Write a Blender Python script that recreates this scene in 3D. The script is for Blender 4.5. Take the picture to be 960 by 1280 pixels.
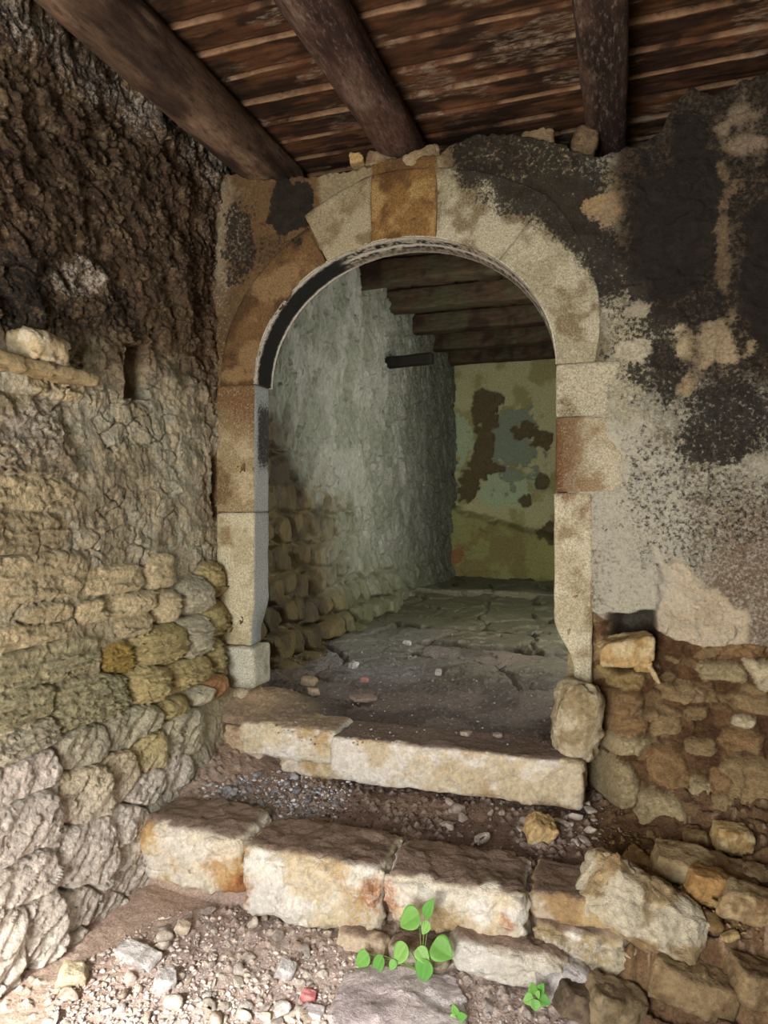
import bpy, bmesh, math, random
import numpy as np
from mathutils import Vector, Matrix

for _o in list(bpy.data.objects):
    bpy.data.objects.remove(_o)
SC = bpy.context.scene
COL = SC.collection
random.seed(7)

# ------------------------------------------------------------------ camera
F = 887.0                                   # focal length in pixels of the 960x1280 frame
TH = math.radians(18.7)                     # the camera is turned left of the wall's normal
CT, ST = math.cos(TH), math.sin(TH)
cam = bpy.data.cameras.new('camera')
cam.sensor_fit = 'VERTICAL'
cam.sensor_height = 24.0
cam.lens = 24.0 * F / 1280.0
cam.clip_start = 0.02
cam_ob = bpy.data.objects.new('camera', cam)
COL.objects.link(cam_ob)
cam_ob.location = (0, 0, 0)
cam_ob.rotation_euler = (math.pi / 2, 0, TH)
SC.camera = cam_ob

# ------------------------------------------------------------------ light
SC.view_settings.view_transform = 'Standard'
SC.view_settings.look = 'None'
SC.view_settings.gamma = 1.0
SC.view_settings.use_curve_mapping = False
SC.view_settings.exposure = 0.0
world = bpy.data.worlds.new('sky')
SC.world = world
world.use_nodes = True
bg = world.node_tree.nodes['Background']
bg.inputs[0].default_value = (0.75, 0.85, 1.0, 1)
bg.inputs[1].default_value = 1.0


def area(name, loc, target, sx, sy, power, colour, spread=math.pi):
    l = bpy.data.lights.new(name, 'AREA')
    l.shape = 'RECTANGLE'
    l.size, l.size_y = sx, sy
    l.energy = power
    l.color = colour
    l.spread = spread
    o = bpy.data.objects.new(name, l)
    COL.objects.link(o)
    o.location = loc
    d = Vector(target) - Vector(loc)
    o.rotation_euler = d.to_track_quat('-Z', 'Y').to_euler()
    return o


# daylight entering by the open doorway behind the camera, and by the side opening of the passage
area('doorway_daylight', (-0.75, -1.22, -0.30), (-0.95, 2.6, -1.05), 1.1, 1.5, 138, (1.0, 0.98, 0.95))
area('passage_window_daylight', (0.42, 5.0, 0.55), (-2.1, 5.6, -0.1), 1.1, 1.6, 46, (0.98, 1.0, 0.86))
sun = bpy.data.lights.new('sun', 'SUN')
sun.energy = 34.0
sun.angle = math.radians(15)
sun.color = (1.0, 0.97, 0.92)
sun_ob = bpy.data.objects.new('sun', sun)
COL.objects.link(sun_ob)
sun_ob.rotation_euler = Vector((-0.16, 1.0, -0.76)).to_track_quat('-Z', 'Y').to_euler()

# ------------------------------------------------------------------ projection helpers (used to place things on real planes)


def ray(px, py):
    t = (np.asarray(px, float) - 480.0) / F
    return t * CT - ST, t * ST + CT, (640.0 - np.asarray(py, float)) / F


def on_y(px, py, y):
    dx, dy, dz = ray(px, py)
    k = y / dy
    return dx * k, y, dz * k


def on_x(px, py, x):
    dx, dy, dz = ray(px, py)
    k = x / dx
    return x, dy * k, dz * k


def on_z(px, py, z):
    dx, dy, dz = ray(px, py)
    k = z / dz
    return dx * k, dy * k, z


def proj(x, y, z):
    s = -x * ST + y * CT
    s = np.maximum(s, 0.05)
    l = x * CT + y * ST
    return 480.0 + F * l / s, 640.0 - F * z / s


# ------------------------------------------------------------------ noise


def _h(ix, iy, iz, seed):
    h = (ix.astype(np.int64) * 374761393 + iy.astype(np.int64) * 668265263 + iz.astype(np.int64) * 2147483647 + seed * 974634777) & 0xFFFFFFFF
    h = ((h ^ (h >> 13)) * 1274126177) & 0xFFFFFFFF
    h = ((h ^ (h >> 16)) * 2246822519) & 0xFFFFFFFF
    h = h ^ (h >> 15)
    return (h & 0xFFFFFF).astype(np.float64) / float(0x1000000)


def vn(x, y, seed=0):
    ix, iy = np.floor(x), np.floor(y)
    fx, fy = x - ix, y - iy
    fx = fx * fx * fx * (fx * (fx * 6 - 15) + 10)
    fy = fy * fy * fy * (fy * (fy * 6 - 15) + 10)
    ix, iy = ix.astype(np.int64), iy.astype(np.int64)
    z = np.zeros_like(ix)
    a, b = _h(ix, iy, z, seed), _h(ix + 1, iy, z, seed)
    c, d = _h(ix, iy + 1, z, seed), _h(ix + 1, iy + 1, z, seed)
    return (a * (1 - fx) + b * fx) * (1 - fy) + (c * (1 - fx) + d * fx) * fy


def fbm(x, y, octv=4, seed=0, gain=0.5, ridged=False):
    """0..1 (about 0.5 in the mean)"""
    s, a, n = 0, 1.0, 0
    for k in range(octv):
        v = vn(x + 13.7 * k, y - 7.1 * k, seed + k)
        if ridged:
            v = 1 - abs(2 * v - 1)
        s = s + a * v
        n += a
        a *= gain
        x, y = x * 2.03 * 0.94 - y * 2.03 * 0.34, x * 2.03 * 0.34 + y * 2.03 * 0.94
    return s / n


def vn3(x, y, z, seed=0):
    ix, iy, iz = np.floor(x), np.floor(y), np.floor(z)
    f = [x - ix, y - iy, z - iz]
    f = [q * q * (3 - 2 * q) for q in f]
    ix, iy, iz = ix.astype(np.int64), iy.astype(np.int64), iz.astype(np.int64)
    out = 0
    for a in (0, 1):
        for b in (0, 1):
            for c in (0, 1):
                w = (f[0] if a else 1 - f[0]) * (f[1] if b else 1 - f[1]) * (f[2] if c else 1 - f[2])
                out = out + w * _h(ix + a, iy + b, iz + c, seed)
    return out


def fbm3(x, y, z, octv=4, seed=0, gain=0.5):
    s, a, n = 0, 1.0, 0
    for k in range(octv):
        s = s + a * vn3(x + 3.1 * k, y + 1.7 * k, z - 5.3 * k, seed + k)
        n += a
        a *= gain
        x, y, z = x * 2.03, y * 2.03, z * 2.03
    return s / n


def vor(x, y, seed=0, jit=0.9):
    """f1, f2, cell random value, offsets to the cell's centre"""
    ix, iy = np.floor(x).astype(np.int64), np.floor(y).astype(np.int64)
    f1 = np.full(x.shape, 1e9)
    f2 = np.full(x.shape, 1e9)
    cid = np.zeros(x.shape)
    cdx = np.zeros(x.shape)
    cdy = np.zeros(x.shape)
    z = np.zeros_like(ix)
    for a in (-1, 0, 1):
        for b in (-1, 0, 1):
            jx, jy = ix + a, iy + b
            cx = jx + 0.5 + jit * (_h(jx, jy, z, seed) - 0.5)
            cy = jy + 0.5 + jit * (_h(jx, jy, z + 1, seed) - 0.5)
            dx, dy = x - cx, y - cy
            d = np.sqrt(dx * dx + dy * dy)
            near = d < f1
            f2 = np.where(near, f1, np.minimum(f2, d))
            cid = np.where(near, _h(jx, jy, z + 2, seed), cid)
            cdx = np.where(near, dx, cdx)
            cdy = np.where(near, dy, cdy)
            f1 = np.where(near, d, f1)
    return f1, f2, cid, cdx, cdy


def facets(x, y, s, seed=0, tilt=0.5, step=0.35, ax=1.0, ay=1.0):
    """chipped-rock relief in metres: every cell is a little tilted plane"""
    u, v = x / (s * ax), y / (s * ay)
    w = 0.35
    u = u + w * (fbm(u * 1.7, v * 1.7, 2, seed + 50) - 0.5) * 2
    v = v + w * (fbm(u * 1.7 + 9, v * 1.7 - 4, 2, seed + 60) - 0.5) * 2
    f1, f2, cid, dx, dy = vor(u, v, seed)
    a = cid * 6.2832 * 7.0
    return s * ((cid - 0.5) * step + tilt * (np.cos(a) * dx + np.sin(a) * dy))


def facets3(p, s, seed, tilt=0.6, step=0.4):
    q = p / s
    q = q + 0.5 * (np.stack([fbm3(q[:, 0] + 5 * k, q[:, 1], q[:, 2] - 3 * k, 2, seed + k) for k in range(3)], -1) - 0.5)
    b = np.floor(q - 0.5).astype(np.int64)
    f1 = np.full(len(q), 1e9)
    h = np.zeros(len(q))
    for a in (0, 1):
        for c in (0, 1):
            for d in (0, 1):
                j = b + np.array([a, c, d])
                r = [_h(j[:, 0], j[:, 1], j[:, 2], seed + 17 * k) for k in range(6)]
                dd = q - (j + 0.5 + 0.8 * (np.stack(r[:3], -1) - 0.5))
                dist = (dd * dd).sum(1)
                near = dist < f1
                hh = (r[3] - 0.5) * step + tilt * ((r[4] - 0.5) * dd[:, 0] + (r[5] - 0.5) * dd[:, 2] + (r[3] - 0.5) * dd[:, 1]) * 2
                h = np.where(near, hh, h)
                f1 = np.where(near, dist, f1)
    return s * h


def sm(a, b, x):
    t = np.clip((x - a) / (b - a), 0, 1)
    return t * t * (3 - 2 * t)


def lin(r, g, b):
    def f(c):
        c /= 255.0
        return c / 12.92 if c <= 0.04045 else ((c + 0.055) / 1.055) ** 2.4
    return np.array([f(r), f(g), f(b)])


def mixc(c, col, w):
    w = np.clip(w, 0, 1)[..., None]
    return c * (1 - w) + np.asarray(col) * w


# ------------------------------------------------------------------ materials


def nd(nt, kind, **kw):
    n = nt.nodes.new(kind)
    for k, v in kw.items():
        setattr(n, k, v)
    return n


def rock_mat(name, fine=70.0, var=0.45, rough=0.92, spec=0.25, bump=0.5, dist=0.006, soot=(0.011, 0.0095, 0.0075), pale=(0.60, 0.55, 0.46), cov_scale=55.0, stretch=(1, 1, 1), bump_scale=None, soft=0.10):
    """stone, plaster or earth: colour from the mesh attribute Col, soot and pale lichen mottled in by Cov, grain and bump from noise"""
    m = bpy.data.materials.new(name)
    m.use_nodes = True
    nt = m.node_tree
    L = nt.links.new
    b = nt.nodes['Principled BSDF']
    b.inputs['Roughness'].default_value = rough
    b.inputs['Specular IOR Level'].default_value = spec
    tc = nd(nt, 'ShaderNodeTexCoord')
    mp = nd(nt, 'ShaderNodeMapping')
    mp.inputs['Scale'].default_value = stretch
    L(tc.outputs['Object'], mp.inputs[0])
    col = nd(nt, 'ShaderNodeAttribute', attribute_name='Col')
    cov = nd(nt, 'ShaderNodeAttribute', attribute_name='Cov')
    sep = nd(nt, 'ShaderNodeSeparateColor')
    L(cov.outputs['Color'], sep.inputs[0])

    def noise(scale, detail, r):
        n = nd(nt, 'ShaderNodeTexNoise')
        n.inputs['Scale'].default_value = scale
        n.inputs['Detail'].default_value = detail
        n.inputs['Roughness'].default_value = r
        L(mp.outputs[0], n.inputs['Vector'])
        return n
    n1 = noise(fine, 10.0, 0.78)
    mr = nd(nt, 'ShaderNodeMapRange')
    mr.clamp = False
    mr.inputs['From Min'].default_value = 0.34
    mr.inputs['From Max'].default_value = 0.66
    mr.inputs['To Min'].default_value = 1.0 - var
    mr.inputs['To Max'].default_value = 1.0 + var
    L(n1.outputs['Fac'], mr.inputs['Value'])
    mul = nd(nt, 'ShaderNodeVectorMath', operation='SCALE')
    L(col.outputs['Color'], mul.inputs[0])
    L(mr.outputs[0], mul.inputs['Scale'])
    last = mul.outputs[0]
    for ch, colr, sc in (('Green', pale, cov_scale * 1.25), ('Red', soot, cov_scale)):
        n = noise(sc, 8.0, 0.72)
        sub = nd(nt, 'ShaderNodeMath', operation='MULTIPLY_ADD')
        L(sep.outputs[ch], sub.inputs[0])
        sub.inputs[1].default_value = 0.62
        sub.inputs[2].default_value = -0.81
        add = nd(nt, 'ShaderNodeMath', operation='ADD')
        L(n.outputs['Fac'], add.inputs[0])
        L(sub.outputs[0], add.inputs[1])
        m2 = nd(nt, 'ShaderNodeMapRange')
        m2.inputs['From Min'].default_value = -soft * 0.9 if ch == 'Red' else -0.07
        m2.inputs['From Max'].default_value = soft if ch == 'Red' else 0.10
        m2.inputs['To Max'].default_value = 0.93 if ch == 'Red' else 0.8
        L(add.outputs[0], m2.inputs['Value'])
        mx = nd(nt, 'ShaderNodeMix', data_type='RGBA')
        L(m2.outputs[0], mx.inputs['Factor'])
        L(last, mx.inputs['A'])
        mx.inputs['B'].default_value = (*colr, 1)
        if ch == 'Red':
            ns = noise(sc * 0.35, 7.0, 0.7)
            cr = nd(nt, 'ShaderNodeValToRGB')
            cr.color_ramp.elements[0].position = 0.38
            cr.color_ramp.elements[0].color = (*colr, 1)
            cr.color_ramp.elements[1].position = 0.72
            cr.color_ramp.elements[1].color = (colr[0] * 2.8, colr[1] * 2.7, colr[2] * 2.5, 1)
            L(ns.outputs['Fac'], cr.inputs[0])
            L(cr.outputs[0], mx.inputs['B'])
        last = mx.outputs['Result']
    L(last, b.inputs['Base Color'])
    n3 = noise(bump_scale or fine * 0.9, 9.0, 0.70)
    bp = nd(nt, 'ShaderNodeBump')
    bp.inputs['Strength'].default_value = bump
    bp.inputs['Distance'].default_value = dist
    L(n3.outputs['Fac'], bp.inputs['Height'])
    L(bp.outputs[0], b.inputs['Normal'])
    return m


M_ROUGH = rock_mat('rough_rubble_plaster', 60, 0.5, bump=0.9, dist=0.018)
M_PLASTER = rock_mat('sooty_plaster', 75, 0.42, bump=0.9, dist=0.014, cov_scale=62, soft=0.07, pale=(0.52, 0.505, 0.42))
M_ASHLAR = rock_mat('dressed_limestone', 130, 0.6, bump=0.9, dist=0.009, cov_scale=85)
M_LIME = rock_mat('limestone', 48, 0.34, bump=0.95, dist=0.018, pale=(0.74, 0.71, 0.64))
M_EARTH = rock_mat('earth', 110, 0.5, bump=0.9, dist=0.008, cov_scale=120)
M_GLOSS = rock_mat('damp_limewash', 40, 0.28, rough=0.38, spec=0.55, bump=0.9, dist=0.03, stretch=(1, 1, 0.45))
M_WOODC = rock_mat('old_boards', 26, 0.5, rough=0.8, bump=0.5, dist=0.005, stretch=(0.5, 1.5, 1), cov_scale=26, pale=(0.30, 0.24, 0.17), soot=(0.012, 0.007, 0.004))
M_LOG = rock_mat('old_log', 45, 0.55, rough=0.8, bump=0.8, dist=0.006, stretch=(1, 0.25, 1), cov_scale=60, pale=(0.24, 0.19, 0.15), soot=(0.010, 0.007, 0.005))
M_JOIST = rock_mat('dark_joist', 40, 0.5, rough=0.8, bump=0.6, dist=0.005, stretch=(0.25, 1, 1), cov_scale=60, pale=(0.2, 0.17, 0.12))
M_FLAG = rock_mat('dusty_flagstone', 90, 0.5, rough=0.5, spec=0.45, bump=0.8, dist=0.010, cov_scale=90)
M_GRAVEL = rock_mat('gravel_stone', 90, 0.25, bump=0.4, dist=0.003)

# ------------------------------------------------------------------ mesh helpers


def link(name, me, mat, parent=None, smooth=False):
    o = bpy.data.objects.new(name, me)
    COL.objects.link(o)
    me.materials.append(mat)
    if parent is not None:
        o.parent = parent
    if smooth:
        me.polygons.foreach_set('use_smooth', np.ones(len(me.polygons), bool))
    return o


def mesh_np(name, verts, quads, col=None, cov=None, tris=None):
    verts = np.ascontiguousarray(verts, np.float32)
    me = bpy.data.meshes.new(name)
    me.vertices.add(len(verts))
    me.vertices.foreach_set('co', verts.ravel())
    q = np.asarray(quads, np.int32).reshape(-1, 4) if quads is not None and len(quads) else np.zeros((0, 4), np.int32)
    t = np.asarray(tris, np.int32).reshape(-1, 3) if tris is not None and len(tris) else np.zeros((0, 3), np.int32)
    me.loops.add(q.size + t.size)
    me.loops.foreach_set('vertex_index', np.concatenate([q.ravel(), t.ravel()]))
    me.polygons.add(len(q) + len(t))
    st = np.concatenate([np.arange(len(q)) * 4, q.size + np.arange(len(t)) * 3]).astype(np.int32)
    me.polygons.foreach_set('loop_start', st)
    me.update(calc_edges=True)
    me.validate()
    n = len(verts)
    for nm, arr in (('Col', col), ('Cov', cov)):
        if arr is None:
            arr = np.zeros((n, 3)) if nm == 'Cov' else np.full((n, 3), 0.3)
        a = me.attributes.new(nm, 'FLOAT_COLOR', 'POINT')
        buf = np.ones((n, 4), np.float32)
        buf[:, :3] = np.broadcast_to(np.asarray(arr, np.float32), (n, 3))
        a.data.foreach_set('color', buf.ravel())
    return me


def grid_quads(nu, nv, keep=None):
    i = np.arange(nu * nv).reshape(nu, nv)
    q = np.stack([i[:-1, :-1], i[1:, :-1], i[1:, 1:], i[:-1, 1:]], -1)
    if keep is not None:
        q = q[keep]
    return q.reshape(-1, 4)


def tag(o, label, cat, group=None):
    o['label'] = label
    o['category'] = cat
    if group:
        o['group'] = group
    return o


def struct(o, label=None):
    o['kind'] = 'structure'
    if label:
        o['label'] = label
    return o


def empty(name, loc, label, cat, group=None):
    o = bpy.data.objects.new(name, None)
    COL.objects.link(o)
    o.location = loc
    o.empty_display_size = 0.05
    return tag(o, label, cat, group)


_cube_cache = {}


def cube_grid(nx, ny, nz):
    """surface points of the [-1,1] cube, shared along the edges, and its quads"""
    k = (nx, ny, nz)
    if k in _cube_cache:
        return _cube_cache[k]
    vs, qs, base = [], [], 0
    for ax, (na, nb) in ((0, (ny, nz)), (1, (nx, nz)), (2, (nx, ny))):
        for s in (-1, 1):
            a, b = np.meshgrid(np.linspace(-1, 1, na + 1), np.linspace(-1, 1, nb + 1), indexing='ij')
            p = np.zeros((na + 1, nb + 1, 3))
            o = [i for i in range(3) if i != ax]
            p[..., ax] = s
            p[..., o[0]] = a
            p[..., o[1]] = b
            q = grid_quads(na + 1, nb + 1)
            flip = (s == -1) ^ (ax == 1)
            if flip:
                q = q[:, ::-1]
            vs.append(p.reshape(-1, 3))
            qs.append(q + base)
            base += len(vs[-1])
    v = np.concatenate(vs)
    q = np.concatenate(qs)
    _, first, inv = np.unique(np.round(v * 10000).astype(np.int64), axis=0, return_index=True, return_inverse=True)
    inv = inv.reshape(-1)
    _cube_cache[k] = (v[first], inv[q])
    return _cube_cache[k]


def rounded(half, r, res):
    half = np.asarray(half, float)
    n = [max(2, min(90, int(round(2 * h / res)))) for h in half]
    p, q = cube_grid(*n)
    p = p * half
    rr = min(r, half.min() * 0.98)
    inner = np.clip(p, -(half - rr), half - rr)
    d = p - inner
    nrm = d / np.maximum(np.linalg.norm(d, axis=1, keepdims=True), 1e-9)
    return inner + rr * nrm, nrm, q


def tint(pos, seed, cols, scale=9.0):
    """patchy natural stone colour from a palette"""
    x, y, z = pos.T
    c = np.tile(np.asarray(cols[0], float), (len(pos), 1))
    for k, cc in enumerate(cols[1:]):
        n = fbm3(x * scale + 11 * k, y * scale, z * scale, 4, seed + 31 * k, 0.55)
        c = mixc(c, cc, sm(0.48, 0.60, n))
    return c


def stone(name, half, seed, cols, mat, loc=(0, 0, 0), rot=(0, 0, 0), res=0.012, r=0.5, amp=0.12, chip=0.5, parent=None, cov=None, smooth=False, taper=0.0):
    """an angular stone: a rounded block, cut by random planes and roughened; r and amp are shares of the smallest half size"""
    half = np.asarray(half, float)
    m = half.min()
    v, nrm, q = rounded(half, r * m, res)
    rs = np.random.RandomState(seed)
    for k in range(int(5 + 8 * chip)):                 # knock corners off
        n = rs.normal(size=3)
        n /= np.linalg.norm(n)
        sup = np.abs(half * n).sum()
        lim = sup * (0.62 + 0.25 * rs.rand())
        d = v @ n
        v = v - np.outer(np.clip(d - lim, 0, None) * (0.9 * min(1, chip * 1.6)), n)
    if taper:
        v[:, 0] *= 1 + taper * v[:, 2] / half[2]
    s = 1.0 / max(half.mean(), 1e-4)
    sd = rs.rand(3) * 50
    p = v * s
    disp = 0.7 * (fbm3(p[:, 0] * 1.3 + sd[0], p[:, 1] * 1.3 + sd[1], p[:, 2] * 1.3 + sd[2], 5, seed, 0.55) - 0.5) * 2 * amp * m
    disp = disp + facets3(v + 7.7, half.mean() * 0.55, seed + 3, 0.5, 0.3) * 0.28 * (amp / 0.12) ** 0.5 + facets3(v + 3.1, half.min() * 0.3, seed + 5, 0.6, 0.5) * 0.30
    v = v + nrm * disp[:, None]
    if rot != (0, 0, 0):
        R = np.array(Matrix.Rotation(rot[2], 3, 'Z') @ Matrix.Rotation(rot[1], 3, 'Y') @ Matrix.Rotation(rot[0], 3, 'X'))
        v = v @ R.T
    c = tint(v + np.asarray(loc), seed, cols, 4.0 / max(half.max(), 0.03) * 0.5)
    me = mesh_np(name, v, q, c, cov(v + np.asarray(loc)) if cov else None)
    o = link(name, me, mat, parent, smooth=smooth)
    o.location = loc
    return o


def stones_field(u, v, L, p=3.2, warp=0.10, shear=0.0):
    """explicit masonry: L = [(cu, cv, hu, hv, out, tone)]; returns nearest normalised distance, gap to the next stone, index"""
    b1 = np.full(u.shape, 9.0)
    b2 = np.full(u.shape, 9.0)
    idx = np.full(u.shape, -1)
    for k, s in enumerate(L):
        w1 = warp * (fbm(u / (s[2] * 1.1) + 3.3 * k, v / (s[3] * 1.1), 2, 900 + k) - 0.5) * 2.6
        w2 = warp * (fbm(u / (s[2] * 1.1) - 5.1 * k, v / (s[3] * 1.1) + 7, 2, 950 + k) - 0.5) * 2.6
        sh = shear * math.sin(k * 5.3 + 1)
        d = (np.abs((u - s[0] + sh * (v - s[1])) / s[2] + w1) ** p + np.abs((v - s[1]) / s[3] + w2) ** p) ** (1 / p)
        near = d < b1
        b2 = np.where(near, b1, np.minimum(b2, d))
        idx = np.where(near, k, idx)
        b1 = np.where(near, d, b1)
    return b1, b2 - b1, idx


# ================================================================== SETTING
WY = 3.10        # face of the front wall
LX = -1.92       # face of the left wall
PX = -2.12       # left wall of the passage
ZF = -1.43       # lower floor
ZT = -1.165      # tread of the lower step
ZS = -0.965      # sill
ZC = 1.85        # boards
RI_ = -0.276
CX, AX, ZSP, BZ = -0.998, 0.722, 0.63, 0.625   # arch: centre, half width, springing, rise

# ------------------------------------------------------------------ left wall


def flare(z, y):
    return 0.20 * sm(-0.35, -1.42, z)


def px_left(px, py):
    x = LX
    for _ in range(6):
        _, y, z = on_x(px, py, x)
        x = LX + float(flare(np.array(z), np.array(y)))
    return float(y), float(z)


LEFT = [  # pixel boxes of the stones of the left wall: x0 y0 x1 y1 out tone
    (-60, 694, 103, 754, .030, 1), (30, 757, 88, 784, .030, 1), (-60, 783, 82, 815, .035, 1), (98, 752, 134, 778, .030, 1), (112, 707, 176, 742, .020, 1),
    (134, 742, 193, 770, .045, 1), (190, 737, 216, 780, .060, 1), (215, 722, 257, 768, .085, 0), (247, 705, 276, 748, .060, 3), (244, 750, 279, 795, .065, 3),
    (214, 768, 256, 820, .085, 0), (160, 782, 230, 832, .070, 3), (184, 694, 214, 735, .030, 1), (147, 770, 188, 797, .045, 1), (130, 804, 166, 845, .045, 4),
    (-60, 813, 122, 862, .045, 2), (160, 830, 203, 880, .080, 3), (200, 822, 256, 860, .075, 3), (256, 798, 276, 842, .045, 3), (232, 858, 262, 882, .06, 0),
    (250, 845, 279, 872, .055, 5), (198, 872, 232, 898, .060, 3), (66, 848, 160, 905, .060, 2), (-60, 865, 72, 915, .060, 2), (-60, 910, 72, 957, .055, 0),
    (-60, 955, 70, 1012, .050, 6), (-60, 1008, 72, 1090, .065, 6), (78, 908, 132, 960, .055, 0), (132, 888, 200, 935, .06, 0), (204, 886, 251, 945, .075, 0),
    (166, 908, 205, 968, .075, 3), (130, 934, 168, 1000, .070, 1), (78, 955, 136, 1035, .070, 1), (156, 964, 206, 1006, .055, 6), (203, 942, 240, 982, .045, 6),
    (138, 1002, 184, 1055, .050, 6), (75, 1024, 143, 1120, .080, 6), (140, 1052, 190, 1116, .045, 6), (-60, 1080, 70, 1142, .060, 6), (26, 1127, 80, 1208, .085, 6),
    (-60, 1140, 34, 1250, .060, 6), (70, 1100, 120, 1168, .050, 6), (28, 1205, 68, 1262, .055, 6), (62, 1165, 108, 1202, .045, 6), (112, 1118, 160, 1165, .03, 6),
    (-60, 593, 82, 640, .028, 7), (-60, 640, 78, 694, .022, 7), (38, 470, 97, 497, .030, 1), (-60, 498, 84, 592, .055, 8),
]
LEFT_TONE = [lin(186, 178, 152), lin(194, 178, 142), lin(170, 162, 128), lin(182, 166, 118), lin(172, 146, 80), lin(184, 138, 98), lin(216, 204, 190), lin(168, 154, 122), lin(150, 138, 112)]


def build_wall_left():
    ys = np.concatenate([np.linspace(-1.3, 1.45, 56), np.arange(1.47, 3.30, 0.0056)])
    zs = np.concatenate([np.arange(-1.55, 1.62, 0.0056), np.linspace(1.63, 2.0, 20)])
    Y, Z = np.meshgrid(ys, zs, indexing='ij')
    px, py = proj(LX, Y, Z)
    L = []
    for x0, y0, x1, y1, out, tone in LEFT:
        a, b = px_left(x0, (y0 + y1) / 2), px_left(x1, (y0 + y1) / 2)
        c, d = px_left((x0 + x1) / 2, y0), px_left((x0 + x1) / 2, y1)
        L.append(((a[0] + b[0]) / 2, (c[1] + d[1]) / 2, abs(b[0] - a[0]) / 2 * 1.03, abs(c[1] - d[1]) / 2 * 1.04, out, tone))
    b1, gap, idx = stones_field(Y, Z, L)
    w = fbm(Y * 14, Z * 14, 3, 5) - 0.5
    inside = sm(1.12, 1.02, b1 + 0.10 * w) * sm(0.0, 0.05, gap)
    out = np.array([s[4] for s in L])[idx]
    tone = np.array([s[5] for s in L])[idx]
    rnd = ((idx * 7919) % 13) / 13.0
    tl = np.cos(rnd * 40) * 0.25
    cu = np.array([s[0] for s in L])[idx]
    cv = np.array([s[1] for s in L])[idx]
    chu = np.array([s[2] for s in L])[idx]
    prof = np.clip(1 - np.clip(b1, 0, 1) ** 6, 0, 1)
    rndness = sm(120, 190, px) * sm(930, 860, py)
    prof = prof * (1 - rndness) + np.clip(1 - np.clip(b1, 0, 1) ** 2.6, 0, 1) * rndness
    H = np.zeros_like(Y)
    low = sm(0.02, -0.30, Z)
    up = sm(0.35, 0.75, Z + 0.10 * (fbm(Y * 5, Z * 5, 3, 15) - 0.5))
    # rubble plaster everywhere, flakier and deeper towards the top
    fl = facets(Y + 0.3 * Z, Z, 0.085, 1, 0.6, 0.5, 1.0, 1.05) * 0.34 + facets(Y, Z, 0.034, 2, 0.7, 0.6, 1.0, 1.1) * 0.32 + facets(Y, Z, 0.014, 7, 0.7, 0.6) * 0.3
    fl = fl + (fbm(Y * 9, Z * 9, 5, 3, 0.58) - 0.5) * 0.05
    ridge = fbm(Y * 11 + 4 * w, Z * 11 - 3 * w, 4, 25, 0.6, True)
    H += fl * (0.55 + 0.65 * up) + (fbm(Y * 3, Z * 3, 3, 4) - 0.5) * 0.06 * (0.5 + up) + (ridge - 0.55) * 0.022 * up
    f1, f2, cid, _, _ = vor(Y / 0.11 + 0.5 * w, Z / 0.075 + 0.6 * w, 77)
    pit = sm(0.10, 0.0, f2 - f1) * sm(0.35, 0.8, fbm(Y * 6, Z * 6, 3, 44))
    H -= 0.022 * pit * (1 - up * 0.4)
    # filling between the stones is set back
    H = H * (1 - 0.72 * low * inside) - 0.004 * low * (1 - inside) - 0.055 * low * sm(0.10, 0.0, gap) * sm(1.25, 1.0, b1) * sm(0.34, 0.52, fbm(Y * 5, Z * 5, 3, 45))
    dg = 0.75 * sm(-0.5, -0.8, Z)
    grain = facets(Y + dg * Z, Z - dg * Y, 0.12, 11, 0.35, 0.28, 1.9, 0.5) * 0.40 + facets(Y + dg * Z, Z - dg * Y, 0.045, 12, 0.5, 0.4, 2.0, 0.45) * 0.34 + facets(Y, Z, 0.016, 13, 0.6, 0.6) * 0.22
    flatk = 0.22 + 0.78 * rndness
    H = H + inside * (out * (0.25 + 0.75 * prof) * flatk * 1.1 + out * tl * (Z - cv) / 0.05 * 0.16 + out * np.clip((Y - cu) / chu, -1.1, 1.1) * (0.25 + 0.17 * np.sin(rnd * 77)) + grain * (1.0 - 0.3 * sm(140, 90, px) * sm(940, 880, py)))
    dark = np.zeros_like(Y)
    # the square putlog hole
    hx = sm(2, -3, np.maximum(np.abs(px - 171 - 4 * w) - 15, np.abs(py - 464 - 10 * w) - 34))
    H -= 0.34 * hx
    # broken plaster edge left of the ashlar and a lens-shaped scar higher up
    scar = sm(1.0, 0.5, np.hypot((px - 95) / 48, (py - 350) / 32) + 0.7 * w)
    H += 0.03 * scar * (fbm(Y * 18, Z * 18, 3, 8) - 0.3)
    # deep joint along the doorway jamb
    crack = sm(3.02, 3.075, Y + 0.04 * w) * sm(-0.05, 0.0, Z) * sm(0.35, 0.2, Z)
    H -= 0.05 * crack
    X = LX + flare(Z, Y) + H
    X = np.minimum(X, LX + 0.34)
    # colour
    c = np.zeros(Y.shape + (3,)) + lin(174, 168, 146)
    n1 = fbm(Y * 6, Z * 6, 5, 21)
    n2 = fbm(Y * 20, Z * 16, 4, 22)
    c = mixc(c, lin(146, 136, 112), sm(0.45, 0.6, n1))
    c = mixc(c, lin(185, 172, 142), sm(0.50, 0.62, n2) * 0.7)
    zz = py + 70 * (n1 - 0.5) + 40 * (n2 - 0.5) - (px - 120) * 0.22
    brown = sm(490, 410, zz)
    c = mixc(c, lin(98, 76, 52), brown * 0.9)
    c = mixc(c, lin(84, 66, 48), sm(450, 330, zz) * 0.85)
    c = mixc(c, lin(140, 120, 92), sm(0.54, 0.66, n2) * sm(420, 300, zz) * 0.55)
    st = np.asarray(LEFT_TONE)[tone] * (0.86 + 0.28 * rnd)[..., None]
    c = np.where((inside > 0.5)[..., None], st * (0.8 + 0.4 * n1)[..., None], c)
    pale_low = sm(900, 1040, py)
    c = mixc(c, lin(226, 216, 202), pale_low * (0.72 + 0.2 * (1 - inside)))
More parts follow.
